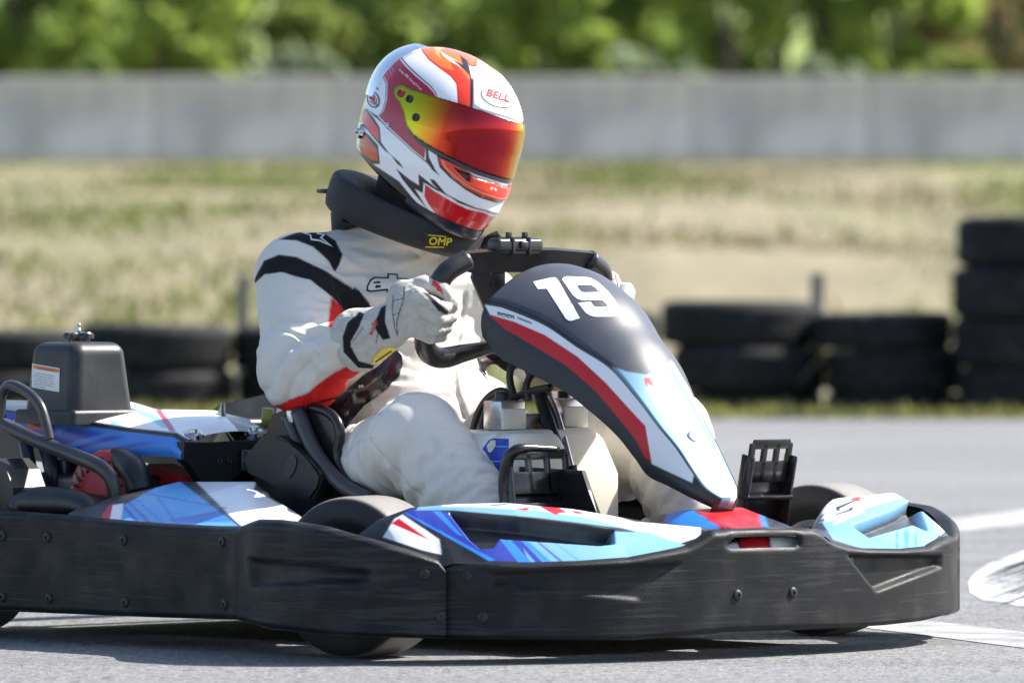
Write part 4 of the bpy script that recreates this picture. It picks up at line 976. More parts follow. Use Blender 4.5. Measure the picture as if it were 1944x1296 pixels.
# ---------------- engine, guard tube and small parts under the cover
eng = obj('engine_block', *join([box((-0.84, -0.30, 0.17), (0.11, 0.09, 0.10), bev=0.012), box((-0.72, -0.27, 0.19), (0.05, 0.07, 0.06), bev=0.008), box((-0.98, -0.28, 0.22), (0.05, 0.07, 0.08), bev=0.01)]), blkm, kart)
cst = K(196, 936, v=-0.42)
prs = [(0.075, -0.04), (0.075, -0.005), (0.068, 0.012), (0.05, 0.022), (0.028, 0.026), (0.0, 0.027)]
st = obj('recoil_starter', *lathe(prs, cst, (0.12, -1, 0.1), 48), redp, kart)
for k in range(13):
    th = math.radians(200 - k*17); ax = np.array([0.12, -1, 0.1]); ax /= np.linalg.norm(ax); a = np.array([1.0, 0.12, 0]); a /= np.linalg.norm(a); b = np.cross(a, ax); b = b if b[2] > 0 else -b
    dr = math.cos(th)*a + math.sin(th)*b
    obj('cooling_slot', *tube([cst + ax*0.0245 + dr*0.036, cst + ax*0.0165 + dr*0.060], 0.0032, 8), blkm, st)
V, F = prism([K(x, y, v=-0.415) for x, y in [(170, 935), (188, 948), (212, 955), (215, 975), (180, 985), (168, 975)]], np.array([0, -0.005, 0]), np.array([0, 0.04, 0])); obj('fan_cover', V, F, redp, kart, smooth=False)
V, F = prism([K(x, y, v=-0.33) for x, y in [(285, 880), (350, 905), (368, 945), (280, 960), (255, 930)]], np.array([0, -0.005, 0]), np.array([0, 0.05, 0])); obj('fan_shroud', V, F, redp, kart, smooth=False)
obj('intake_pipe', *tube([K(222, 868, v=-0.40), K(240, 880, v=-0.41), K(258, 900, v=-0.42), K(268, 935, v=-0.42)], [0.018, 0.023, 0.024, 0.024], n=20), blk2, kart)
obj('exhaust_silencer', *tube([(-1.0, -0.36, 0.25), (-0.95, -0.40, 0.20), (-0.92, -0.40, 0.13)], 0.028, n=14), blkm, kart)
obj('throttle_bracket', *join([tube([K(48, 838, v=-0.40), K(62, 915, v=-0.40)], 0.012), tube([K(88, 850, v=-0.38), K(112, 940, v=-0.38)], 0.014), box(K(126, 905, v=-0.36), (0.012, 0.012, 0.03), bev=0.003)]), blkm, kart)
obj('carburettor', *join([box(K(125, 900, v=-0.33), (0.02, 0.02, 0.025), bev=0.004), tube([K(70, 905, v=-0.36), K(98, 912, v=-0.36)], 0.010)]), alu, kart)
gt = mat('guard_tube_paint', (0.035, 0.036, 0.040), 0.30, rvar=0.06, dust=0.05)
guard = obj('guard_tube', *tube([K(-160, 728, v=-0.50), K(-60, 772, v=-0.50), K(0, 803, v=-0.50), K(80, 840, v=-0.50), K(150, 868, v=-0.50), K(190, 886, v=-0.50), K(210, 906, v=-0.495), K(218, 940, v=-0.49), K(219, 985, v=-0.49)], 0.0125, 18, n=70), gt, kart)
obj('guard_loop', *tube([K(3, 800, v=-0.50), K(2, 770, v=-0.50), K(6, 742, v=-0.50), K(18, 731, v=-0.50), K(36, 735, v=-0.50), K(62, 752, v=-0.50), K(77, 772, v=-0.50), K(86, 800, v=-0.50), K(94, 836, v=-0.50)], 0.0085, 16, n=60), gt, guard)
rearp = [K(-40, 870, v=-0.55), K(10, 870, v=-0.55), K(30, 890, v=-0.55), K(42, 925, v=-0.55), K(45, 970, v=-0.55), K(-40, 970, v=-0.55)]
V, F = prism(rearp, np.array([0, -0.02, 0]), np.array([0, 0.05, 0])); obj('wheel_guard', V, F, blk2, kart, smooth=False)

# ---------------- fuel tank between the legs
def bev_prism(px_poly, u0, u1, bev, seg=3):
    V, F = prism([K(x, y, u=u0) for x, y in px_poly], np.array([0, 0, 0]), np.array([u1-u0, 0, 0]))
    bm_ = bmesh.new(); vs_ = [bm_.verts.new(p) for p in V]
    for f in F: bm_.faces.new([vs_[i] for i in f])
    bmesh.ops.bevel(bm_, geom=list(bm_.edges), offset=bev, segments=seg, affect='EDGES', profile=0.5, clamp_overlap=True); bmesh.ops.triangulate(bm_, faces=[f for f in bm_.faces if len(f.verts) > 4]); bm_.verts.index_update()
    V = np.array([v.co[:] for v in bm_.verts]); F = [tuple(v.index for v in f.verts) for f in bm_.faces]; bm_.free(); return V, F
V1, F1 = bev_prism([(914, 990), (914, 862), (938, 820), (1128, 811), (1150, 830), (1179, 897), (1180, 990)], -0.06, -0.19, 0.012)
V2, F2 = bev_prism([(962, 1000), (960, 850), (975, 824), (1060, 820), (1078, 846), (1082, 1000)], -0.02, -0.09, 0.012)
V, F = join([(V1, F1), (V2, F2)]); tank = obj('fuel_tank', V, F, tank_m, kart, sharp=50); bvt = bvh_of(V, F)
obj('tank_sticker', *project_decal([[(928, 835), (935, 832), (966, 833), (965, 880), (950, 900), (938, 880), (916, 852)]], bvt), mat('blue_sticker', (0.035, 0.06, 0.42), 0.4, var=0.3, vscale=60), tank)
obj('tank_sticker_spot', *project_decal([[(924, 846), (932, 836), (941, 836), (942, 846), (934, 858), (926, 858)]], bvt, off=0.0012), mat('sticker_cream', (0.72, 0.68, 0.52), 0.5), tank)
lb2 = mat('sticker_line', (0.15, 0.42, 0.85), 0.5)
for y in (847, 875): obj('tank_sticker_line', *project_decal([[(934, y-1.2), (964, y), (964, y+2), (934, y+1)]], bvt, off=0.0012), lb2, tank)
# master cylinders on top of the tank
for px_, py_, v_ in ((957, 788, -0.11), (1075, 783, 0.03)):
    c = K(px_, py_, v=v_); V, F = box(c, (0.022, 0.027, 0.024), bev=0.003); mc = obj('master_cylinder', V, F, alu, kart, sharp=30)
    V, F = box(c + np.array([0.023, 0, -0.006]), (0.003, 0.026, 0.017), bev=0.002); obj('sight_glass', V, F, tank_m, mc)
    obj('cap', *lathe([(0.011, 0), (0.011, 0.012), (0.009, 0.015), (0.0, 0.016)], c + np.array([-0.006, 0.0, 0.024]), (0, 0, 1), 20), blkm, mc, sharp=40)
V, F = box(K(1015, 800, v=-0.04), (0.018, 0.05, 0.014), bev=0.004); obj('bracket', V, F, alu, kart, sharp=30)
V, F = box(K(1018, 812, v=-0.045), (0.012, 0.016, 0.008), bev=0.003); obj('rusty_clamp', V, F, mat('rust', (0.20, 0.09, 0.04), 0.8, var=0.4, vscale=80), kart)
for L in ([(894, 850), (902, 800), (920, 762), (946, 742), (966, 748), (980, 775), (985, 805)], [(912, 845), (916, 800), (928, 768), (952, 750), (972, 760)], [(985, 800), (978, 760), (968, 720), (972, 690), (985, 665)], [(1004, 760), (1000, 730), (1015, 700)], [(965, 760), (1010, 742), (1045, 735)]):
    obj('hose', *tube([K(x, y, v=-0.085) for x, y in L], 0.0062, 12, n=36), hose_m, kart)
V, F = box(K(1040, 728, v=-0.02), (0.03, 0.025, 0.012), bev=0.008); obj('reservoir', V, F, mat('aged_plastic', (0.62, 0.48, 0.22), 0.4, sss=0.2), kart)
obj('steering_column', *tube([K(1060, 858, v=-0.05), K(1026, 755, v=-0.03), K(985, 640, v=-0.01)], 0.0115, 14, n=20), blkm, kart)
obj('column_support', *tube([K(1092, 915, v=-0.04), K(1058, 790, v=-0.02), K(1040, 745, v=-0.02)], 0.006, 12, n=20), alu, kart)

# ---------------- pedals
ped_m = mat('pedal_plastic', (0.012, 0.012, 0.013), 0.22, rvar=0.08)
def pedal(u, v, z0, z1, lean, wd):
    root = bpy.data.objects.new('pedal', None); C.objects.link(root); root.parent = kart; root.empty_display_size = .03
    root.location = (u, v, z0); ty = math.radians(lean); R = np.array([[math.cos(ty), 0, math.sin(ty)], [0, 1, 0], [-math.sin(ty), 0, math.cos(ty)]]); h = z1-z0
    def pt(a, b, c): return R @ np.array([a, b, c])
    obj('pedal_arm', *join([box(pt(0, s*wd*0.93, h*0.45), (0.014, 0.003, h*0.47), R=R, bev=0.002) for s in (-1, 1)]), ped_m, root, base=False, sharp=30)
    for k in range(3):
        zc = h*(0.18 + 0.25*k); obj('rung', *box(pt(-0.004, 0, zc), (0.020, wd, 0.004), R=R, bev=0.002), ped_m, root, base=False, sharp=30)
    obj('back_plate', *box(pt(-0.012, 0, h*0.42), (0.002, wd*0.92, h*0.36), R=R, bev=0.001), ped_m, root, base=False, sharp=30)
    # top foot plate with slots
    zc = h*0.88
    obj('foot_plate', *join([box(pt(0.0, 0, zc+0.030), (0.003, wd*0.80, 0.008), R=R, bev=0.002), box(pt(0.0, 0, zc-0.016), (0.003, wd, 0.018), R=R, bev=0.002)] +
        [box(pt(0.0, wd*q, zc), (0.003, 0.006, 0.032), R=R, bev=0.002) for q in (-0.82, -0.28, 0.26, 0.80)]), ped_m, root, base=False, sharp=30)
    return root
pedal(0.125, 0.21, 0.055, zfix(0.165, 0.21, 830), 12, 0.052)
pedal(0.10, -0.20, 0.055, zfix(0.12, -0.2, 858), -8, 0.075)
obj('pedal_guard', *tube([K(962, 975, v=-0.27), K(958, 920, v=-0.27), K(966, 868, v=-0.27), K(985, 852, v=-0.26), K(1060, 852, v=-0.18)], [0.010, 0.011, 0.010, 0.006, 0.005], 12, n=26), ped_m, kart)
V, F = prism([K(x, y, v=-0.16) for x, y in [(985, 885), (1108, 893), (1120, 930), (1142, 988), (1085, 985), (1066, 935), (985, 930)]], np.array([0, -0.004, 0]), np.array([0, 0.004, 0])); obj('pedal_bracket', V, F, ped_m, kart, smooth=False)
V, F = prism([K(x, y, v=-0.16) for x, y in [(985, 930), (1060, 932), (1050, 990), (968, 985), (968, 940)]], np.array([0, -0.004, 0]), np.array([0, 0.01, 0])); obj('pedal_bracket', V, F, ped_m, kart, smooth=False)

# ---------------- seat
sc = [(-0.80, 0.36, 0.150), (-0.79, 0.31, 0.175), (-0.77, 0.24, 0.190), (-0.73, 0.17, 0.200), (-0.58, 0.12, 0.190), (-0.42, 0.13, 0.175), (-0.33, 0.17, 0.150)]
sg = [0.06, 0.10, 0.15, 0.19, 0.17, 0.11, 0.05]
Q = catmull(np.c_[np.array(sc), np.array(sg)[:, None]], 50); T = np.gradient(Q[:, :2], axis=0); T /= np.linalg.norm(T, axis=1)[:, None]; nn = np.stack([T[:, 1], -T[:, 0]], 1)*-1
V = []
def seat_pt(i, s, off):
    w_ = Q[i, 2]; wing = Q[i, 3]; th = s*1.0; e = max(0, abs(s)-0.55)/0.45
    y = math.copysign(w_*(1-(1-min(1, abs(s)/0.62))**2.0)*1.0 + 0.018*e, s); up_ = wing*e**1.15
    d = np.array([nn[i, 0], nn[i, 1]]); d = d*(0.55) + np.array([0.15, 0.65])*0.6
    p = np.array([Q[i, 0] + d[0]*up_, y, Q[i, 1] + d[1]*up_]); return p
for i in range(50):
    for s in np.linspace(-1, 1, 46): V.append(seat_pt(i, s, 0))
V = np.array(V); F = grid_faces(50, 46); N = normals(V, F); seat_m = mat('seat_shell', (0.012, 0.012, 0.014), 0.25, rvar=0.06)
V2 = np.concatenate([V, V + N*0.006]); n0 = len(V)
rim = list(range(0, 46)) + [i*46+45 for i in range(1, 50)] + [49*46+j for j in range(44, -1, -1)] + [i*46 for i in range(48, 0, -1)]
F2 = list(F) + [tuple(n0+i for i in reversed(f)) for f in F] + [(rim[k], n0+rim[k], n0+rim[(k+1) % len(rim)], rim[(k+1) % len(rim)]) for k in range(len(rim))]
seat = obj('seat', V2, F2, seat_m, kart)
rimline = [V[i*46] for i in range(6, 48, 2)]
obj('seat_edge', *tube(rimline, 0.009, 10, n=60), seat_m, seat)
wing = [(520, 786), (548, 776), (590, 772), (622, 782), (640, 800), (646, 826), (640, 852), (642, 876), (664, 912), (700, 940), (760, 955), (760, 985), (520, 985), (480, 930), (500, 850)]
Wv, Wf = [], []
P_ = np.array([K(x, y, v=-0.285) for x, y in wing]); V, F = prism(P_, np.array([0, -0.004, 0]), np.array([0, 0.004, 0])); obj('seat_wing', V, F, seat_m, kart, smooth=False)
obj('seat_wing_edge', *tube(P_[2:11], 0.0085, 12, n=60), seat_m, kart)
obj('seat_strut', *tube([K(565, 780, v=-0.30), K(600, 860, v=-0.305), K(650, 920, v=-0.305), K(705, 950, v=-0.30)], 0.013, 12, n=20), fr, kart)
obj('seat_strut', *tube([K(545, 790, v=-0.30), K(570, 850, v=-0.30), K(595, 905, v=-0.305)], 0.011, 12, n=20), fr, kart)
V, F = box(K(556, 790, v=-0.30), (0.009, 0.008, 0.011), bev=0.003); obj('bracket', V, F, alu, kart, sharp=30)
obj('yellow_cap', *tube([K(506, 812, v=-0.10), K(509, 775, v=-0.10)], [0.011, 0.010], 14), mat('dull_yellow', (0.30, 0.28, 0.06), 0.5), kart)
V, F = prism([K(x, y, v=0.02) for x, y in [(412, 778), (425, 768), (470, 758), (520, 746), (560, 745), (560, 800), (520, 830), (480, 795)]], np.array([0, -0.01, 0]), np.array([0, 0.02, 0])); obj('seat_back_panel', V, F, blk2, kart, smooth=False)

# ---------------- steering wheel
SWC = np.array([-0.21, 0.0, 0.56]); SE = np.array([0.39, 0, 0.92]); SN = np.array([0.92, 0, -0.39])
def sw(v, s, n=0.0): return SWC + np.array([0, v, 0]) + SE*s + SN*n
swr = bpy.data.objects.new('steering_wheel', None); C.objects.link(swr); swr.parent = kart; swr.empty_display_size = .05
grip_m = mat('wheel_rubber', (0.020, 0.020, 0.022), 0.34, rvar=0.06, bump=0.08, bscale=300)
for s in (-1, 1):
    path = [(-.02, -.078), (-.085, -.090), (-.135, -.098), (-.170, -.082), (-.187, -.04), (-.187, .02), (-.172, .056), (-.135, .078)]
    obj('grip', *tube([sw(a*(-s) if s > 0 else a, b) for a, b in path], [0.010, 0.014, 0.0175, 0.0175, 0.0165, 0.0165, 0.0175, 0.0175], 18, n=60), grip_m, swr)
    V, F = prism([sw(s*a, b) for a, b in [(.012, -.03), (.012, .01), (.09, .062), (.115, .062), (.115, .045), (.03, -.055), (.015, -.075)]], SN*-0.003, SN*0.003); obj('spoke', V, F, blkm, swr, smooth=False)
V, F = prism([sw(a, b) for a, b in [(-.14, .060), (-.12, .056), (-.05, .058), (.05, .058), (.12, .056), (.14, .060), (.14, .092), (.05, .098), (-.05, .098), (-.14, .092)]], SN*-0.005, SN*0.006); obj('top_bar', V, F, blkm, swr, smooth=False)
obj('hub', *lathe([(0.03, -0.02), (0.03, 0.015), (0.02, 0.03)], SWC, SN, 28), blkm, swr, sharp=35)
dev = obj('lap_timer', *box(K(978, 467, v=-0.03), (0.016, 0.052, 0.013), bev=0.008, seg=4), mat('device_black', (0.018, 0.018, 0.020), 0.28), swr)
dc = K(978, 467, v=-0.03)
for q in (-0.018, 0.018):
    obj('cable_tie', *join([box(dc + np.array([0, q, 0]), (0.018, 0.0028, 0.0150), bev=0.001), box(dc + np.array([0.004, q, 0.018]), (0.004, 0.004, 0.005), bev=0.001)]), blkm, swr, sharp=30)
obj('timer_button', *box(dc + np.array([0.017, 0.004, 0.002]), (0.004, 0.008, 0.006), bev=0.002), blkm, swr)
obj('bracket', *box(K(940, 527, v=-0.055), (0.012, 0.014, 0.016), bev=0.004), blkm, swr)

# ================================================================== THE DRIVER
BASE = np.array([-0.62, 0.0, 0.10])
drv = empty('person', to_world(BASE), KROT)
tag(drv, 'person in a white racing suit and red helmet driving the kart', 'person')
suit = mat('suit_fabric', attr='paint', rough=0.82, var=0.06, vscale=9, bump=0.14, bscale=800, spec=0.25)

# ---------------- body: one continuous suit
JR = dict(sh=(-.561, -.172, .600), el=(-.440, -.272, .452), wr=(-.300, -.262, .502))
JL = dict(sh=(-.505, .165, .560), el=(-.42, .33, .45), wr=(-.275, .262, .535))
S = SDF((-0.86, -0.42, 0.05), (0.20, 0.46, 0.80), 0.0105)
S.ell((-.62, 0, .22), (.145, .185, .13), k=.03); S.ell((-.59, .02, .33), (.145, .182, .16), k=.03)
S.ell((-.555, .018, .46), (.145, .190, .15), k=.03); S.ell((-.55, -.01, .56), (.105, .165, .10), k=.03)
S.ell((-.43, .03, .36), (.125, .155, .095), k=.04)
S.cone((-.545, -.01, .60), (-.505, .003, .672), .088, .074, k=.04)
S.cone((-.54, -.06, .625), JR['sh'], .062, .066, k=.03); S.cone((-.52, .06, .60), JL['sh'], .062, .066, k=.03)
for J, s in ((JR, -1), (JL, 1)):
    S.cone(J['sh'], J['el'], .074, .067, k=.02); S.cone(J['el'], J['wr'], .066, .041, k=.02)
S.cone((-.60, -.115, .21), (-.190, -.245, .330), .095, .072, k=.03); S.cone((-.178, -.248, .336), (.02, -.215, .16), .077, .060, k=.010); S.cone((.02, -.215, .16), (.05, -.21, .12), .062, .055, k=.02)
S.cone((-.60, .115, .21), (-.115, .235, .335), .108, .083, k=.03); S.cone((-.115, .235, .335), (.06, .19, .16), .085, .062, k=.02)
V, F = S.mesh(); F = [tuple(f) for f in F]
N = normals(V, F); 
def seg_d(P, a, b):
    a = np.array(a); b = np.array(b); e = b-a; t = np.clip((P-a) @ e/(e @ e), 0, 1); return np.linalg.norm(P-a-t[:, None]*e, axis=1), t
dA, tA = seg_d(V, JR['sh'], JR['el']); dB, tB = seg_d(V, JR['el'], JR['wr'])
arm = (np.minimum(dA, dB) < 0.094) & (V[:, 1] < -0.13)
leg = (seg_d(V, (-.50, -.14, .24), (-.185, -.245, .325))[0] < .125) | (seg_d(V, (-.185, -.245, .325), (.05, -.21, .12))[0] < .10)
px = proj(V); toc = CAMK - V; toc /= np.linalg.norm(toc, axis=1)[:, None]; facing = (N*toc).sum(1) > -0.05
# cloth folds: the suit is longer than the limb, most of all at elbow, hip, knee and waist
segs = [(JR['sh'], JR['el']), (JR['el'], JR['wr']), (JL['sh'], JL['el']), (JL['el'], JL['wr']), ((-.60, -.115, .21), (-.190, -.245, .322)), ((-.178, -.248, .328), (.05, -.21, .12)), ((-.60, .115, .21), (-.115, .235, .335)), ((-.115, .235, .335), (.06, .19, .16)), ((-.62, 0.01, .20), (-.53, 0.0, .70))]
wts = np.zeros((len(V), len(segs))); rads = [.07, .055, .07, .055, .09, .07, .09, .07, .16]
axis = np.zeros((len(V), 3))
for k_, ((a_, b_), r_) in enumerate(zip(segs, rads)):
    d_, _ = seg_d(V, a_, b_); w_ = np.exp(-((np.maximum(d_ - r_, 0))/0.02)**2) + 1e-6; u_ = np.array(b_) - np.array(a_); u_ /= np.linalg.norm(u_)
    axis += w_[:, None]*u_*(1 if u_ @ np.array([0.3, 0, -1]) > 0 else -1)
axis /= np.linalg.norm(axis, axis=1)[:, None]
def near(p, r_): return np.exp(-(np.linalg.norm(V - np.array(p), axis=1)/r_)**2)
grow = 0.045 + 0.20*near((-.415, -.262, .475), .075) + 0.20*near((-.39, .32, .47), .08) + 0.12*near((-.42, -.02, .42), .13) + 0.18*near((-.46, -.17, .28), .09) + 0.16*near((-.19, -.24, .28), .09) + 0.14*near((-.10, -.23, .22), .10) + 0.14*near((-.10, .23, .24), .10) + 0.10*near((-.55, -.13, .55), .07) + 0.10*near((-.46, -.10, .58), .07)
grow = grow*(1 - 0.9*near(JR['wr'], .04))*np.clip((0.70 - V[:, 2])/0.04, 0, 1)*np.clip(1 - near(JL['wr'], .04), 0, 1)
grow = np.minimum(grow*1.6, 0.36)
V0 = V.copy()
V = wrinkle(V, F, axis, grow)
o_ = obj('racing_suit', np.concatenate([V]), F, None, None)
subdivide(o_, 2); o2_ = obj('rest', V0, F, None, None); subdivide(o2_, 2)
def grab(o): 
    c_ = np.empty(len(o.data.vertices)*3); o.data.vertices.foreach_get('co', c_); return c_.reshape(-1, 3)
V = grab(o_); V0 = grab(o2_); F = [tuple(p.vertices) for p in o_.data.polygons]
for q_ in (o_, o2_): bpy.data.objects.remove(q_)
N = normals(V, F); px = proj(0.5*V + 0.5*V0)
dA, tA = seg_d(V0, JR['sh'], JR['el']); dB, tB = seg_d(V0, JR['el'], JR['wr'])
arm = (np.minimum(dA, dB) < 0.094) & (V0[:, 1] < -0.13)
leg = (seg_d(V0, (-.50, -.14, .24), (-.185, -.245, .325))[0] < .125) | (seg_d(V0, (-.185, -.245, .325), (.05, -.21, .12))[0] < .10)
toc = CAMK - V; toc /= np.linalg.norm(toc, axis=1)[:, None]; facing = (N*toc).sum(1) > -0.25; ta = ~arm & ~leg
disp = np.zeros(len(V))
for mk, line, a_, w_ in [(arm, [(508, 738), (515, 700), (538, 668), (570, 642), (606, 630)], -.0075, 8), (arm, [(528, 752), (532, 712), (556, 678), (600, 660), (640, 655)], .0060, 11), (arm, [(498, 668), (525, 640), (560, 622), (596, 614)], .0045, 9), (arm, [(488, 640), (515, 618), (550, 606)], -.0030, 8), (arm, [(548, 756), (560, 716), (590, 690)], -.0050, 6), (arm, [(576, 758), (596, 720), (622, 694)], .0035, 7), (arm, [(604, 750), (632, 712), (652, 684)], -.0035, 6),
                        (ta, [(655, 500), (690, 512), (740, 510), (800, 490)], .003, 8), (ta, [(862, 700), (866, 740), (880, 790)], -.006, 5), (ta, [(884, 560), (878, 620), (870, 690)], -.005, 4), (leg, [(652, 860), (676, 818), (712, 780), (748, 756)], -.005, 7), (leg, [(705, 838), (730, 870), (766, 910), (800, 945)], -.0025, 3), (leg, [(830, 830), (880, 870), (940, 900)], .003, 9)]:
    d_ = sdf_line(px, line); m_ = mk & facing; disp[m_] += (a_*np.exp(-(d_/w_)**2))[m_]
V = V + N*disp[:, None]; N = normals(V, F)
STH = 'd3cfc7'
arml = [('17181b', [(478, 552), (485, 528), (502, 496), (529.5, 484), (563, 488), (613, 512), (644, 531), (674.5, 555), (706, 584), (700, 600), (653, 606), (650, 587), (625, 558), (588, 531), (532.6, 516), (502, 521), (484, 540)]),
        ('17181b', [(530, 456), (560, 444), (588, 438), (613, 441), (637.5, 458), (650, 483), (645, 502), (637, 516), (625, 496), (594, 470), (563, 458)]),
        ('c8201c', [(628, 563), (652, 587), (653, 606), (652, 640), (622, 618), (625, 585)]),
        ('c8201c', [(720, 684), (705, 686), (664, 690), (625, 716), (588, 740), (545, 760), (512, 768), (540, 810), (640, 810), (720, 740)]),
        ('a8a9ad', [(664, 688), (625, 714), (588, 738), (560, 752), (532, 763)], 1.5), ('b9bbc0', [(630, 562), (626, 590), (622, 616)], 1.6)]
torl = [('17181b', [(530, 456), (560, 440), (588, 434), (613, 437), (640, 455), (652, 483), (645, 502), (637, 516), (620, 500)]),
        ('17181b', [(640, 530), (680, 552), (700, 575), (712, 600), (690, 640), (650, 640), (648, 590)]), ('c8201c', [(618, 560), (650, 588), (654, 640), (616, 640)]),
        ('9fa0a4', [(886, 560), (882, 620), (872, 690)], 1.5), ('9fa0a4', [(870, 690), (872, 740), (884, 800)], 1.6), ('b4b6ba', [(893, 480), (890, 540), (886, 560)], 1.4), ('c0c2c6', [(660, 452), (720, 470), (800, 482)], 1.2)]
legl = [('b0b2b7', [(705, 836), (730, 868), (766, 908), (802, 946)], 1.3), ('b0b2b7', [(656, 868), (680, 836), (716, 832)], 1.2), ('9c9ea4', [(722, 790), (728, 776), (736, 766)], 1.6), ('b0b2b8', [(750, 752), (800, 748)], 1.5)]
col = np.tile(np.array(srgb(STH)), (len(V), 1))
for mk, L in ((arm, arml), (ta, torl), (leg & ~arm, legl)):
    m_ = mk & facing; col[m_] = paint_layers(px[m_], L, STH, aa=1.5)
# the far arm gets the same bands, by place along the sleeve
dL, tL = seg_d(V, JL['sh'], JL['el']); far = (dL < .09) & (V[:, 1] > .1); col[far & (tL > .25) & (tL < .55)] = srgb('17181b')
body = obj('racing_suit', V, F, suit, drv); set_paint(body, col)
bv_body = bvh_of(V, F)

# lettering and star on the suit
wht = mat('white_thread', (0.78, 0.78, 0.80), 0.6); ink = mat('black_thread', (0.015, 0.015, 0.018), 0.6); suitw = mat('suit_white_patch', srgb('cfcecb'), 0.8); redt = mat('red_thread', (0.55, 0.03, 0.03), 0.6)
star = [(572, 443), (592, 441), (597, 436.5), (604, 443.5), (618, 446), (611, 452.5), (632, 470), (606, 459), (590, 457), (588, 448)]
star_in = [(580, 444.5), (593, 443.2), (597.5, 440), (602.5, 445.5), (612, 447.4), (606.5, 452.5), (621, 463), (606, 456), (592, 454.3), (590.5, 447)]
obj('star_emblem', *project_decal([star, star_in], bv_body, off=0.0012, step=3), wht, body)
def shift(ps, s, c):  # grow outlines a little around their own middle
    return ps
alp_o = [(695, 552), (696, 543), (702, 531), (710, 526), (735, 526.5), (735, 519), (755, 520), (755, 528), (775, 529), (790, 535), (790, 552), (770, 557), (768, 566), (744, 561), (744, 557), (735, 556.5), (734, 552), (701, 555)]
alp_i = [[(698.5, 550), (699, 544), (704, 534), (711, 529.5), (738, 530), (738, 522.5), (752, 523), (752, 531), (774, 532), (787, 537), (787, 550), (768, 554), (766, 562), (748, 559), (747, 553), (736, 553), (736, 548), (702, 551.5)],
         [(708, 536), (719, 534.5), (723, 537), (720, 538.5), (709, 538.5)], [(711, 545), (714, 541), (720, 541), (724, 543), (720, 546), (713, 547)], [(756, 538), (764, 536), (770, 540), (768, 546), (758, 547)]]
s_o = [(902, 531), (906, 526), (914, 523), (928, 524), (928, 530), (912, 532), (912, 534), (924, 536), (929, 541), (927, 548), (918, 552), (903, 551), (902, 546), (918, 545), (920, 543), (908, 541), (902, 537)]
s_i = [(905, 532), (908, 528.5), (914, 526), (925, 526.5), (925, 528), (910, 530.5), (909.5, 535.5), (922, 538), (926, 541.5), (924.5, 546.5), (917, 549), (906, 548.7), (906, 548), (919.5, 547), (922.5, 542.5), (909, 538.5), (905, 536)]
for po, pi_ in ((alp_o, alp_i), (s_o, [s_i])):
    obj('lettering', *project_decal([po], bv_body, off=0.0010, step=3), ink, body)
    obj('lettering', *project_decal(pi_, bv_body, off=0.0018, step=3), suitw, body)

# ---------------- rib protector (a glossy shell over the suit)
prot = mat('protector_gloss', attr='paint', rough=0.20, coat=0.4)
for poly in ([(560, 772), (580, 769), (640, 752), (675, 724), (712, 695), (735, 670), (752, 664), (762, 676), (764, 692), (758, 714), (734, 740), (694, 770), (668, 798), (640, 850), (600, 850)], [(903, 668), (955, 650), (972, 690), (966, 738), (932, 726), (912, 706)]):
    v_, f_ = project_decal([poly], bv_body, off=0.002, step=5)
    if not len(f_): continue
    d_ = sdf_poly(proj(v_), poly); bmv = bmesh.new(); vs_ = [bmv.verts.new(p) for p in v_]
    for f in f_: bmv.faces.new([vs_[i] for i in f])
    bmv.normal_update(); n_ = np.array([v.normal[:] for v in bmv.verts]); bmv.free()
    sg_ = np.sign((n_*(CAMK - v_)).sum(1))[:, None]; n_ = n_*sg_
    nb = n_.mean(0); nb /= np.linalg.norm(nb)
    v2 = v_ + (n_*0.5 + nb*0.5)*(0.016*sm(-d_/10))[:, None]
    for _ in range(45):                                    # relax the shell so that it does not follow every wrinkle
        acc = np.zeros_like(v2); cnt = np.zeros(len(v2))
        for f in f_:
            for a_ in range(3): acc[f[a_]] += v2[f[(a_+1) % 3]] + v2[f[(a_+2) % 3]]; cnt[f[a_]] += 2
        v2 = np.where((d_ < -3)[:, None], 0.5*v2 + 0.5*acc/np.maximum(cnt, 1)[:, None], v2)
    o = obj('rib_protector', v2, f_, prot, drv); k = sm((-d_-7)/3)[:, None]; set_paint(o, np.array([0.010, 0.010, 0.012])*(1-k) + np.array([0.020, 0.007, 0.010])*k)
    bvp = bvh_of(v2, f_)
    if poly[0][0] < 600: obj('lettering', *project_decal(text_polys('E', 681, 731, 9, 84), bvp, off=0.001, step=3), wht, o)
    else: obj('lettering', *project_decal(text_polys('KST', 957, 718, 9, -86), bvp, off=0.001, step=3), wht, o)

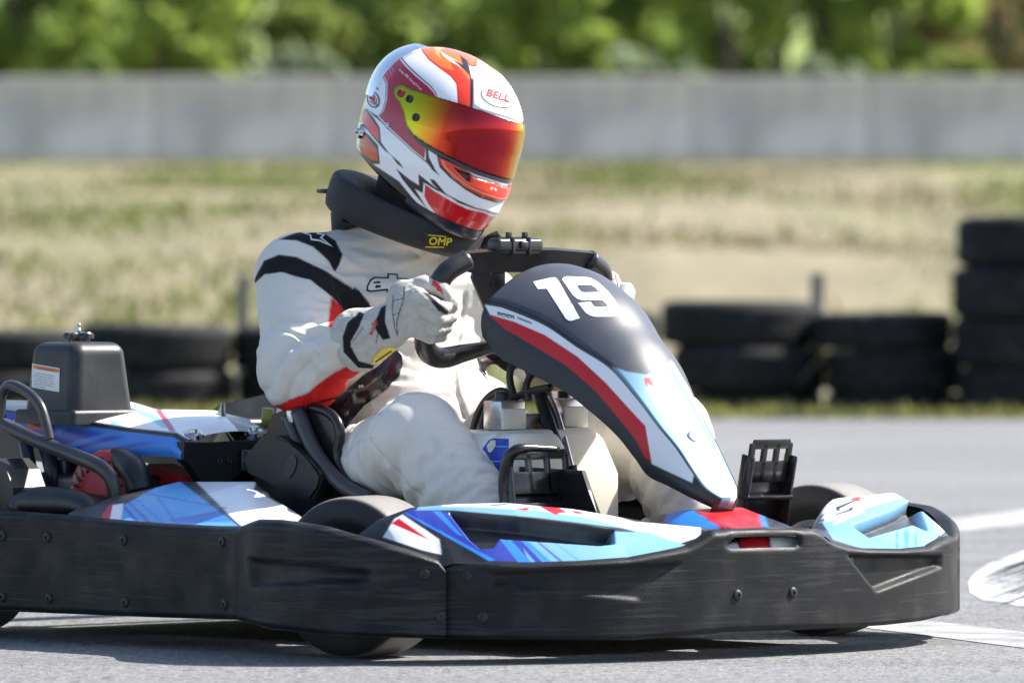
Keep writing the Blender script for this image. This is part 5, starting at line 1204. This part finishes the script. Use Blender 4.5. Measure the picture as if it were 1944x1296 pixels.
# ---------------- neck brace
def rot(yaw, pitch, roll):
    cy, sy, cp, sp, cr_, sr = math.cos(yaw), math.sin(yaw), math.cos(pitch), math.sin(pitch), math.cos(roll), math.sin(roll)
    Rz = np.array([[cy, -sy, 0], [sy, cy, 0], [0, 0, 1]]); Ry = np.array([[cp, 0, sp], [0, 1, 0], [-sp, 0, cp]]); Rx = np.array([[1, 0, 0], [0, cr_, -sr], [0, sr, cr_]])
    return Rz @ Ry @ Rx          # columns: forward, left, up; +pitch looks down, +roll drops the right side
d2r = math.radians
Rb = rot(d2r(8), d2r(17), d2r(-8)); cb = K(768, 424, v=0.0)
na, nc_ = 120, 36; V_ = []
for i in range(na):
    ph = 2*math.pi*i/na; rear = 0.5 - 0.5*math.cos(ph)               # ph = 0 front, pi rear
    rx, ry = 0.118, 0.113; hh = 0.0240 + 0.011*rear; tt = 0.0195 + 0.007*rear
    for j in range(nc_):
        th = 2*math.pi*j/nc_; c_, s_ = math.cos(th), math.sin(th); e = 0.55
        a = math.copysign(abs(c_)**e, c_)*tt; b = math.copysign(abs(s_)**e, s_)*hh
        wr_ = 0.0012*mnoise.noise((ph*5, th*2, 0))
        V_.append((math.cos(ph)*(rx + a + wr_), math.sin(ph)*(ry + a + wr_), b + 0.015*rear + 0.25*a))
Vn = np.array(V_) @ Rb.T + cb; Fn = grid_faces(na, nc_, wrap_m=True, wrap_n=True)
brace_m = mat('brace_fabric', (0.013, 0.013, 0.015), 0.7, var=0.2, bump=0.3, bscale=700)
brace = obj('neck_brace', Vn, Fn, brace_m, drv); bvn = bvh_of(Vn, Fn)
yel = mat('yellow_print', (0.72, 0.56, 0.02), 0.5); tagm = mat('tag_black', (0.02, 0.02, 0.02), 0.5)
obj('brand_tag', *project_decal([[(806, 441), (850, 446), (849, 473), (805, 469)]], bvn, off=0.0012, step=4), tagm, brace)
obj('lettering', *project_decal(text_polys('OMP', 812, 463.5, 14, 3, sx=1.0, shear=0.15, bold=0.02), bvn, off=0.0022, step=3), yel, brace)
obj('tag_line', *project_decal([[(812, 445), (846, 448), (846, 449.8), (812, 446.8)]], bvn, off=0.0022, step=3), yel, brace)
obj('tag_line', *project_decal([[(808, 466), (842, 468), (842, 469.8), (808, 467.8)]], bvn, off=0.0022, step=3), yel, brace)
obj('zip_pull', *tube([K(632, 362, v=-0.09), K(616, 363, v=-0.10), K(604, 363, v=-0.10)], [0.003, 0.004, 0.0035], 8), blkm, brace)
V_ = []
for i in range(60):
    ph = math.radians(105 + 150*i/59); e_ = math.sin(math.pi*i/59)
    for j, (rr, hz_) in enumerate(((0.122, -0.010), (0.124, -0.035), (0.112, -0.035 - 0.045*e_), (0.100, -0.035 - 0.060*e_), (0.088, -0.030 - 0.055*e_))): V_.append((math.cos(ph)*rr, math.sin(ph)*rr, hz_ + 0.012))
obj('brace_flap', np.array(V_) @ Rb.T + cb, grid_faces(60, 5), brace_m, brace)
obj('neck_strap', *tube([K(915, 470, v=0.09), K(935, 455, v=0.10), K(950, 447, v=0.11)], [0.010, 0.012, 0.010], 10, n=12), brace_m, brace)
# neck and balaclava under the helmet
Sn = SDF((-0.62, -0.12, 0.60), (-0.30, 0.16, 0.92), 0.005)
hc = K(840, 248, v=0.03)
Sn.cone((-.495, 0.005, .72), hc + np.array([-0.02, 0, -0.03]), .058, .085, k=.02)
vv, fq = Sn.mesh(); obj('balaclava', vv, fq, mat('balaclava_knit', (0.035, 0.022, 0.022), 0.9, bump=0.4, bscale=600), drv)

# ---------------- helmet
Rh = rot(d2r(HY), d2r(HP), d2r(HR)); HS = 0.985
tabz = np.array([-.150, -.125, -.10, -.07, -.04, -.01, 0.0]); txf = np.array([.134, .147, .156, .157, .152, .147, .146]); txb = 1.03*np.array([.085, .105, .124, .142, .152, .156, .156]); tw = np.array([.092, .103, .112, .119, .1225, .1245, .125])
def helm(ph, z, off=0.0):
    """surface of the shell: ph angle from the front (positive to the left), z height"""
    cap = np.clip(1 - np.clip(z/0.138, 0, 1)**2.25, 0, 1)**(1/2.05)
    sx_f = 0.955*np.interp(z, tabz, txf)*cap; sx_b = 0.955*np.interp(z, tabz, txb)*cap; sy = 0.955*np.interp(z, tabz, tw)*cap
    c_, s_ = np.cos(ph), np.sin(ph); a = np.where(c_ > 0, sx_f, sx_b); p = np.where(c_ > 0, 2.25, 2.15)
    r = (np.abs(c_/np.maximum(a, 1e-6))**p + np.abs(s_/np.maximum(sy, 1e-6))**p)**(-1/p)
    r = r + off
    return np.stack([r*c_ - 0.012*np.clip(z/0.138, 0, 1)**2, r*s_, z + off*np.clip(z/0.138, 0, 1)], -1)
nph, nzr = 560, 330
ph = np.linspace(-math.pi, math.pi, nph, endpoint=False); s_ = np.linspace(0, 1, nzr)
zb_ = -0.108 - 0.036*np.cos(ph)
zz = zb_[:, None] + (0.1379 - zb_[:, None])*np.sin(s_*math.pi/2)[None, :]**0.92
Hl = helm(np.repeat(ph[:, None], nzr, 1), zz)
# chin: tuck the bottom, slight brow over the eyeport
lipn = 7
lip = np.stack([np.stack([Hl[:, 0, 0]*(1-0.035*k), Hl[:, 0, 1]*(1-0.035*k), Hl[:, 0, 2] - 0.006*math.sin(k/lipn*math.pi) + 0.004*max(0, k-4)], -1) for k in range(lipn, 0, -1)], 1)
Hl = np.concatenate([lip, Hl], 1); nm2 = Hl.shape[1]
Hv = (Hl.reshape(-1, 3)*HS) @ Rh.T + hc; Hf = grid_faces(nph, nm2, wrap_n=True)
Hf = orient_out(Hv, Hf, hc)
HN = normals(Hv, Hf)
loc = Hl.reshape(-1, 3); mir = loc.copy(); mir[:, 1] = -np.abs(mir[:, 1])
hpx = proj((mir*HS) @ Rh.T + hc)
hN_loc = HN @ Rh; mN = hN_loc.copy(); mN[:, 1] = -np.abs(mN[:, 1])
hface = ((mN @ Rh.T)*((CAMK - hc)/np.linalg.norm(CAMK - hc))).sum(1) > -0.10
shell_m = mat('helmet_paint', attr='paint', rough=0.22, coat=0.6, rvar=0.03)
helmet = bpy.data.objects.new('helmet', None); C.objects.link(helmet); helmet.parent = drv; helmet.empty_display_size = .05
def Hz(L): return [(640 + x/3.24, 60 + y/3.24) for x, y in L]
CRI, ORA, ORR, BK, WH = 'a80f2c', 'ea6a1c', 'dd3412', '14141a', 'e9eaec'
crim = [(262, 240), (300, 195), (355, 148), (385, 168), (420, 213), (480, 273), (560, 338), (602, 385), (608, 418), (560, 440), (480, 480), (450, 560), (480, 650), (545, 705), (537, 785), (470, 730), (400, 665), (320, 590), (255, 520), (285, 490), (306, 420), (310, 320), (296, 285)]
vis_poly = Hz([(358, 378), (366, 354), (385, 340), (412, 338), (470, 368), (600, 408), (750, 452), (900, 500), (1000, 535), (1150, 600), (1140, 700), (1110, 905), (1070, 893), (960, 880), (850, 842), (700, 772), (560, 692), (475, 632), (438, 575), (420, 500), (395, 440), (368, 410)])
layers = [
 # rear: orange edge, red stripe, orange foot
 (ORA, Hz([(120, 560), (140, 480), (165, 400), (195, 330), (225, 290), (215, 320), (190, 380), (172, 440), (165, 500), (175, 540), (150, 560)])),
 (BK, Hz([(150, 500), (180, 470), (225, 530), (262, 590), (270, 680), (328, 760), (290, 730), (225, 655), (160, 575)])),
 ('e24a3a', Hz([(152, 525), (178, 490), (215, 545), (254, 600), (258, 678), (222, 640), (160, 565)])),
 (BK, Hz([(135, 700), (150, 600), (200, 640), (252, 700), (264, 815), (215, 815), (150, 765)])), ('c4481c', Hz([(140, 705), (158, 625), (200, 668), (242, 722), (254, 800), (215, 790), (150, 745)])),
 (BK, Hz([(205, 305), (232, 325), (262, 365), (238, 352), (205, 340)])),
 (BK, Hz([(190, 478), (236, 512), (252, 520), (300, 572), (280, 565), (225, 520)])),
 # crimson side
 (BK, Hz([(252, 236), (296, 186), (362, 138), (392, 150), (430, 200), (500, 268), (578, 335), (612, 380), (616, 425), (540, 470), (500, 640), (556, 705), (600, 845), (540, 800), (470, 745), (400, 680), (310, 600), (243, 524), (275, 490), (296, 420), (300, 325), (286, 290)])),
 (WH, Hz([(256, 238), (298, 190), (358, 142), (388, 160), (425, 207), (490, 270), (570, 337), (607, 383), (611, 420), (550, 460), (490, 645), (552, 705), (545, 795), (470, 738), (400, 673), (315, 595), (249, 522), (280, 490), (301, 420), (305, 322), (291, 287)])),
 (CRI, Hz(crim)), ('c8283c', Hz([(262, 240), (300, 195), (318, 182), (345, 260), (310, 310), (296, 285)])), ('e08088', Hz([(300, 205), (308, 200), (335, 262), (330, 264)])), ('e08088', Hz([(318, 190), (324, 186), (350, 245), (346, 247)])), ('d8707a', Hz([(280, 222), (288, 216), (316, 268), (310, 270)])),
 # lower zig-zag
 (BK, Hz([(325, 752), (380, 800), (410, 842), (370, 815)])),
 (BK, Hz([(362, 842), (440, 905), (503, 945), (500, 876), (545, 912), (600, 955), (660, 992), (600, 975), (545, 935), (536, 1000), (478, 968), (556, 1092), (470, 995), (400, 908)])),
 (BK, Hz([(570, 906), (598, 912), (668, 996), (690, 1020), (640, 988), (585, 935)])),
 (BK, Hz([(543, 712), (556, 708), (566, 780), (590, 830), (632, 888), (585, 852), (548, 800)])), (WH, Hz([(560, 722), (614, 758), (625, 830), (690, 900), (640, 870), (590, 822), (566, 775)])),
 # chin orange
 (BK, Hz([(612, 758), (680, 780), (760, 830), (850, 890), (950, 920), (1085, 912), (1078, 985), (1048, 1032), (960, 1048), (875, 1022), (785, 970), (692, 898), (630, 835)])),
 (ORR, Hz([(622, 772), (680, 792), (760, 842), (850, 902), (950, 930), (1090, 920), (1074, 982), (1042, 1020), (960, 1034), (880, 1010), (790, 958), (702, 888), (642, 828)])),
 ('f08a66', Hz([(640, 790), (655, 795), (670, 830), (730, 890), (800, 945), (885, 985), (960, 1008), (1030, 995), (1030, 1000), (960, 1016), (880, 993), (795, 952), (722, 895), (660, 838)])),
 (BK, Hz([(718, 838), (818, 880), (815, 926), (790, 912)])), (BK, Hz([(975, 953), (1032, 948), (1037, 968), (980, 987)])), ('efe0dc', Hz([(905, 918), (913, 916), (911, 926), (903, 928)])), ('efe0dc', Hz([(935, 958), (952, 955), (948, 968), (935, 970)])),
 # chin red
 (WH, Hz([(532, 930), (600, 970), (700, 1030), (800, 1078), (950, 1108), (950, 1180), (890, 1240), (790, 1240), (690, 1203), (600, 1145), (545, 1062), (526, 1012)])),
 ('cc1622', Hz([(541, 940), (600, 982), (700, 1042), (800, 1092), (940, 1122), (935, 1168), (882, 1230), (800, 1226), (700, 1190), (615, 1136), (560, 1060), (536, 1012)])),
 (BK, Hz([(655, 988), (750, 1040), (850, 1083), (955, 1108), (955, 1114), (850, 1092), (745, 1052)])),
 # bottom rim
 ('15161c', Hz([(120, 745), (160, 775), (250, 835), (380, 920), (470, 1030), (545, 1105), (640, 1172), (760, 1228), (870, 1246), (930, 1190), (960, 1170), (960, 1400), (700, 1400), (380, 1200), (100, 900)])),
 # gasket below the visor
 (BK, Hz([(430, 600), (500, 690), (600, 755), (720, 820), (850, 880), (960, 915), (1090, 925), (1100, 880), (960, 870), (850, 830), (700, 760), (560, 680), (470, 610)])),
 # crown: orange flame
 ('b81818', Hz([(505, 78), (560, 60), (700, 55), (810, 75), (862, 150), (862, 222), (820, 215), (838, 265), (835, 470), (742, 470), (738, 380), (732, 322), (695, 275), (635, 232), (562, 176), (522, 125)])),
 (ORA, Hz([(515, 85), (560, 66), (700, 62), (800, 84), (850, 150), (852, 212), (820, 205), (800, 180), (790, 225), (815, 262), (818, 470), (755, 470), (750, 380), (745, 318), (704, 266), (642, 222), (570, 168), (530, 118)])),
 (ORR, Hz([(640, 222), (704, 266), (745, 318), (750, 380), (755, 470), (818, 470), (815, 300), (780, 260), (740, 210), (690, 180), (720, 240)])),
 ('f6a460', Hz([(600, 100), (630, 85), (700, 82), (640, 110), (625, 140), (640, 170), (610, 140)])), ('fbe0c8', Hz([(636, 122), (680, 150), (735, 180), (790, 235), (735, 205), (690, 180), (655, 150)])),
 (BK, Hz([(752, 140), (800, 178), (806, 210), (830, 262), (832, 470), (818, 470), (816, 275), (785, 240), (735, 196), (690, 158), (745, 190), (772, 205)])),
 (WH, Hz([(812, 210), (824, 215), (838, 262), (838, 300), (828, 290)])),
]
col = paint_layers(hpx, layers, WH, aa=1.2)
hid = ~hface
zl = loc[:, 2]
col[hid] = np.where((zl[hid] > -0.02)[:, None], np.array(srgb(WH)), np.array(srgb(ORA)))
rimr = np.tile(np.arange(nm2), nph) < lipn + 3
col[rimr] = srgb('15161c')
# raised and sunk detail of the shell
Hv2 = Hv.copy()
for poly, dep, soft in [(Hz([(718, 838), (818, 880), (815, 926), (790, 912)]), 0.008, 4), (Hz([(975, 953), (1032, 948), (1037, 968), (980, 987)]), 0.008, 4), (vis_poly, 0.003, 5),
                        (Hz([(622, 772), (680, 792), (760, 842), (850, 902), (950, 930), (1090, 920), (1074, 982), (1042, 1020), (960, 1034), (880, 1010), (790, 958), (702, 888), (642, 828)]), -0.003, 5),
                        (Hz([(850, 190), (880, 300), (1000, 330), (1200, 380), (1200, 560), (1100, 545), (880, 480), (835, 450), (835, 250)]), -0.0022, 4),
                        (Hz([(925, 270), (970, 290), (1080, 330), (1200, 370), (1200, 400), (1060, 350), (960, 315), (915, 295)]), 0.004, 4)]:
    d = sdf_poly(hpx, poly); k = sm(0.5 - d/soft); k[hid] = 0; Hv2 -= HN*(dep*k)[:, None]
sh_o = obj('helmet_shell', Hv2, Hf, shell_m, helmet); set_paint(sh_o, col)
bvh_h = bvh_of(Hv2, Hf)
# visor: a shell standing 4 mm proud of the eyeport
d = sdf_poly(hpx, vis_poly); front = loc[:, 0] > -0.02
inn_ = (d < 1.5) & hface & (loc[:, 0] > -0.05) & (zl < 0.11) & (zl > -0.12)
FF = np.array(Hf); kp = inn_[FF].all(1); FF = FF[kp]; used = np.unique(FF); mp = -np.ones(len(Hv), int); mp[used] = np.arange(len(used))
Vv = Hv[used] + HN[used]*0.0042
pha = np.degrees(np.arctan2(loc[used, 1], loc[used, 0]))
stops = [(-105, 'b4c428'), (-80, 'c2c01c'), (-68, 'cfa80e'), (-58, 'cf7a0c'), (-48, 'b8320f'), (-36, '9a1420'), (-8, '8c1024'), (2, '9c1616'), (9, 'b83c0c'), (16, 'd08a0c'), (24, 'cdb414'), (40, 'b6c024'), (95, 'a8bc30')]
vc = np.stack([np.interp(pha, [q[0] for q in stops], [srgb(q[1])[k] for q in stops]) for k in range(3)], 1)
edge_k = sm((-d[used]-0.5)/2.0)[:, None]
visor = obj('visor', Vv, [tuple(mp[f]) for f in FF], mat('iridium_visor', attr='paint', rough=0.06, metal=0.92, coat=0.3, rvar=0.04, dust=0.05), helmet)
set_paint(visor, vc*(0.55+0.45*edge_k))
bvv = bvh_of(Vv, [tuple(mp[f]) for f in FF])
def at_px(bvh, x, y):
    h = bvh.ray_cast(Vector(CAMK), Vector(ray(x, y)).normalized()); 
    if h[0] is None: return None, None
    n_ = np.array(h[1]); return np.array(h[0]), (n_ if n_ @ ray(x, y) < 0 else -n_)
for (x, y), r_, m_ in (((640+392/3.24, 60+380/3.24), 0.0075, mat('visor_screw_red', (0.32, 0.02, 0.06), 0.3)), ((640+446/3.24, 60+415/3.24), 0.0070, blkm), ((640+485/3.24, 60+528/3.24), 0.0068, blkm)):
    p, n_ = at_px(bvv, x, y)
    if p is None: p, n_ = at_px(bvh_h, x, y); p = p + n_*0.004
    obj('visor_screw', *lathe([(r_, -0.002), (r_, 0.002), (r_*0.8, 0.0035), (r_*0.4, 0.0036), (r_*0.35, 0.0018)], p, n_, 20), m_, helmet, sharp=35)
for x, y, r_, hh in ((640+312/3.24, 60+573/3.24, 0.0042, 0.004), (676, 250, 0.0125, 0.010)):
    p, n_ = at_px(bvh_h, max(x, 686), y)
    if p is None: continue
    if hh > 0.005: n_ = np.array(n_)*0.4 + (Rh @ np.array([-0.7, -0.6, -0.05])); n_ /= np.linalg.norm(n_)
    obj('shell_stud', *lathe([(r_, -0.003), (r_, hh*0.3), (r_*0.85, hh*0.5), (r_*0.4, hh*0.55), (r_*0.35, hh), (r_*0.2, hh*1.05)], p, n_, 20), mat('chrome', (0.5, 0.5, 0.52), 0.15, 1.0), helmet, sharp=35)
def ellipse(cx, cy, a, b, ang, n=40):
    t = np.linspace(0, 2*math.pi, n, endpoint=False); c_, s_ = math.cos(math.radians(ang)), math.sin(math.radians(ang))
    return [(cx + a*math.cos(q)*c_ - b*math.sin(q)*s_, cy + a*math.cos(q)*s_ + b*math.sin(q)*c_) for q in t]
hw = mat('helmet_badge_white', (0.76, 0.76, 0.76), 0.6, spec=0.2); hb = mat('helmet_badge_black', (0.012, 0.012, 0.014), 0.6, spec=0.2); hr = mat('helmet_badge_red', (0.52, 0.015, 0.02), 0.6, spec=0.2)
for (cx, cy, a, b, an) in ((945.5, 184.5, 33.5, 19.5, 17), (709.5, 190, 11.5, 15.5, -18)):
    obj('badge_ring', *project_decal([ellipse(cx, cy, a, b, an), ellipse(cx, cy, a-1.6, b-1.6, an)], bvh_h, off=0.0013, step=3), hb, helmet)
    obj('badge_field', *project_decal([ellipse(cx, cy, a-1.6, b-1.6, an)], bvh_h, off=0.0009, step=3), hw, helmet)
obj('lettering', *project_decal(text_polys('BELL', 921.5, 181.5, 12.5, 17, sx=1.22, bold=0.02), bvh_h, off=0.0021, step=2.5), hr, helmet)
obj('lettering', *project_decal(text_polys('HELMETS', 930, 193.5, 4.6, 13, sx=1.15), bvh_h, off=0.0021, step=2.5), hb, helmet)
obj('lettering', *project_decal(text_polys('BELL', 702.5, 186, 11, 46, sx=0.66, bold=0.03, ang_v=12), bvh_h, off=0.0021, step=2.5), hr, helmet)
obj('lettering', *project_decal(text_polys('HELMETS', 703.5, 193.5, 3.4, 44, sx=0.75, ang_v=12), bvh_h, off=0.0021, step=2.5), hb, helmet)
obj('lettering', *project_decal(text_polys('design BELL Racing Europe', 757, 134, 4.6, 42, sx=0.80), bvh_h, off=0.0012, step=3), hw, helmet)
# clear spoiler behind the crown
pl = np.linspace(math.radians(128), math.radians(232), 30); V_ = []
for i, p_ in enumerate(pl):
    for j, zq in enumerate(np.linspace(0.015, 0.118, 14)):
        t_ = j/13; V_.append(helm(np.array(p_), np.array(zq), 0.003 + 0.011*math.sin(t_*math.pi*0.8)*math.sin(i/29*math.pi)))
V_ = (np.array(V_)*HS) @ Rh.T + hc
clear = mat('clear_spoiler', (0.9, 0.92, 0.93), 0.10, trans=0.96); obj('spoiler', V_, grid_faces(30, 14), clear, helmet)
# two-piece lower chin skirt
V_ = []
for i in range(40):
    p_ = math.radians(-60 + 120*i/39); zb0 = -0.108 - 0.036*math.cos(p_)
    for zq, of in ((0.004, 0.001), (-0.004, 0.0035), (-0.012, 0.002), (-0.016, -0.006)): V_.append(helm(np.array(p_), np.array(max(zb0 + zq, -0.16)), of))
obj('chin_skirt', (np.array(V_)*HS) @ Rh.T + hc, grid_faces(40, 4), mat('chin_navy', (0.02, 0.022, 0.035), 0.25), helmet)

# ---------------- gloves
GA, GO, GF = SE, np.array([0, -1.0, 0]), SN
G0 = sw(-0.187, -0.014)
def gp(o_, f_, a_): return G0 + GO*o_ + GF*f_ + GA*a_
WRp = np.array([-.255, -.258, .515])
S = SDF(np.minimum(G0, WRp) - 0.10, np.maximum(G0, WRp) + 0.10, 0.0022)
fing = [(0.028, 0.0112, 0.92), (0.008, 0.0118, 0.98), (-0.012, 0.0114, 0.93), (-0.031, 0.0103, 0.82)]
for i, (a_, r_, ln) in enumerate(fing):
    kn = gp(0.047, 0.008, a_*1.02 + 0.004); p1 = gp(0.016*ln, 0.044*ln, a_ - 0.004); p2 = gp(-0.026*ln, 0.030*ln, a_ - 0.006); p3 = gp(-0.030, -0.004, a_ - 0.006)
    kk = 0.0025
    S.cone(kn, p1, r_*1.16, r_*1.06, k=0.0025); S.cone(p1, p2, r_*1.08, r_, k=kk); S.cone(p2, p3, r_, r_*0.85, k=kk)
    S.cone(WRp + GA*a_*0.55, kn, 0.024, r_*1.32, k=0.012)
S.ell(gp(0.045, -0.022, 0.0), (0.034, 0.026, 0.046), k=0.012)
# thumb over the top of the grip
t0, t1, t2, t3 = gp(0.044, -0.030, 0.022), gp(0.022, -0.012, 0.047), gp(-0.002, 0.018, 0.047), gp(-0.016, 0.034, 0.030)
S.cone(t0, t1, 0.018, 0.0150, k=0.010); S.cone(t1, t2, 0.0150, 0.0135, k=0.004); S.cone(t2, t3, 0.0135, 0.0105, k=0.003)
# gauntlet
c0 = np.array([-.315, -.262, .497]); S.cone(c0, WRp, 0.057, 0.041, k=0.01)
S.rbox(c0 + np.array([-.047, -.006, -.012]), (0.03, 0.2, 0.2), 0.002, R=rot(0, d2r(-16), 0), sub=True)
gv, gf = S.mesh(); gf = [tuple(f) for f in gf]; gN = normals(gv, gf)
q = gv.tolist(); gv = gv + gN*np.array([0.0022*(0.4-abs(mnoise.noise((p[0]*48, p[1]*60, p[2]*42)))) + 0.0010*mnoise.noise((p[0]*120, p[1]*120, p[2]*150)) for p in q])[:, None]
gv = G0 + (gv - G0)*0.93; gpx = proj(gv); fc = (gN*(CAMK-G0)/np.linalg.norm(CAMK-G0)).sum(1) > -0.05
GW = 'b6b3ab'
gl = [('1a1a1d', [(768, 543), (766, 569), (758.5, 591), (753, 613), (755, 636)], 2.0), ('1a1a1d', [(746.5, 562), (745, 591), (749, 621), (755, 636)], 1.6), ('1a1a1d', [(747, 571), (765, 566)], 1.3), ('1a1a1d', [(745, 598), (758, 594)], 1.3),
      ('2a292c', [(801, 554), (812, 556), (832, 574), (851, 591), (849, 598), (832, 590), (816, 569)]),
      ('19191c', [(723, 584), (733, 578), (731, 610), (741, 642), (727, 645), (712, 624), (714, 606)]),
      ('19191c', [(650, 640), (660, 612), (682.6, 592), (692, 595), (682, 620), (666, 648), (666, 657), (681, 685), (710, 693), (708, 700), (680, 698), (652, 668)]),
      ('19191c', [(718, 628), (716, 640), (714, 652)], 1.6), ('19191c', [(690, 620), (670, 648)], 1.2), ('8f1a1c', [(838, 590), (850, 598)], 1.6)]
gc = np.tile(np.array(srgb(GW)), (len(gv), 1)); gc[fc] = paint_layers(gpx[fc], gl, GW, aa=1.2)
glm = mat('glove_fabric', attr='paint', rough=0.8, var=0.12, vscale=60, bump=0.35, bscale=500, spec=0.25)
glove = obj('glove', gv, gf, glm, drv); set_paint(glove, gc); bvg = bvh_of(gv, gf)
obj('yellow_patch', *project_decal([[(705, 689), (712, 674), (723, 663), (736, 658), (756, 659), (746, 671), (732.6, 682), (720, 689)]], bvg, off=0.001, step=3), mat('yellow_patch', (0.70, 0.55, 0.06), 0.6, var=0.15, vscale=90), glove)
obj('patch_print', *project_decal([[(711, 685), (742, 664), (744, 665.5), (713, 687)]], bvg, off=0.0016, step=3), ink, glove)
obj('lettering', *project_decal(text_polys('alpine', 712, 607, 10, 112, sx=0.85, bold=0.02), bvg, off=0.001, step=3), redt, glove)
obj('star_emblem', *project_decal([[(822, 532), (829, 536), (834, 540), (838, 548), (842, 562), (836, 553), (830, 552), (828, 545), (820, 541)]], bvg, off=0.001, step=3), redt, glove)
gm = gv*np.array([1, -1, 1]) + np.array([0.0, 0.006, 0.006]); g2 = obj('glove', gm, [tuple(reversed(f)) for f in gf], glm, drv)
mp2 = proj(gm); N2 = normals(gm, [tuple(reversed(f)) for f in gf]); c2 = paint_layers(mp2, [('1a1a1d', [(1168, 522), (1173, 540), (1170, 556)], 2.2), ('8f1a1c', [(1150, 537), (1168, 528)], 2.4), ('8f1a1c', [(1160, 540), (1168, 546)], 2)], GW, aa=1.2); set_paint(g2, c2)

# ---------------- boots on the pedals
boot_m = mat('boot_leather', (0.45, 0.45, 0.46), 0.35, var=0.2, rvar=0.1)
for v_, u_ in ((-0.215, 0.02), (0.195, 0.055)):
    S = SDF((u_-0.16, v_-0.09, 0.03), (u_+0.2, v_+0.09, 0.30), 0.004)
    S.ell((u_-0.02, v_, 0.085), (0.045, 0.04, 0.04), k=0.02); S.cone((u_+0.01, v_, 0.14), (u_-0.005, v_, 0.08), 0.05, 0.04, k=0.02); S.cone((u_, v_, 0.085), (u_+0.085, v_, 0.165), 0.04, 0.032, k=0.02, flat=((0, 1, 0), 0.85))
    vv, fq = S.mesh(); obj('boot', vv, fq, boot_m, drv)
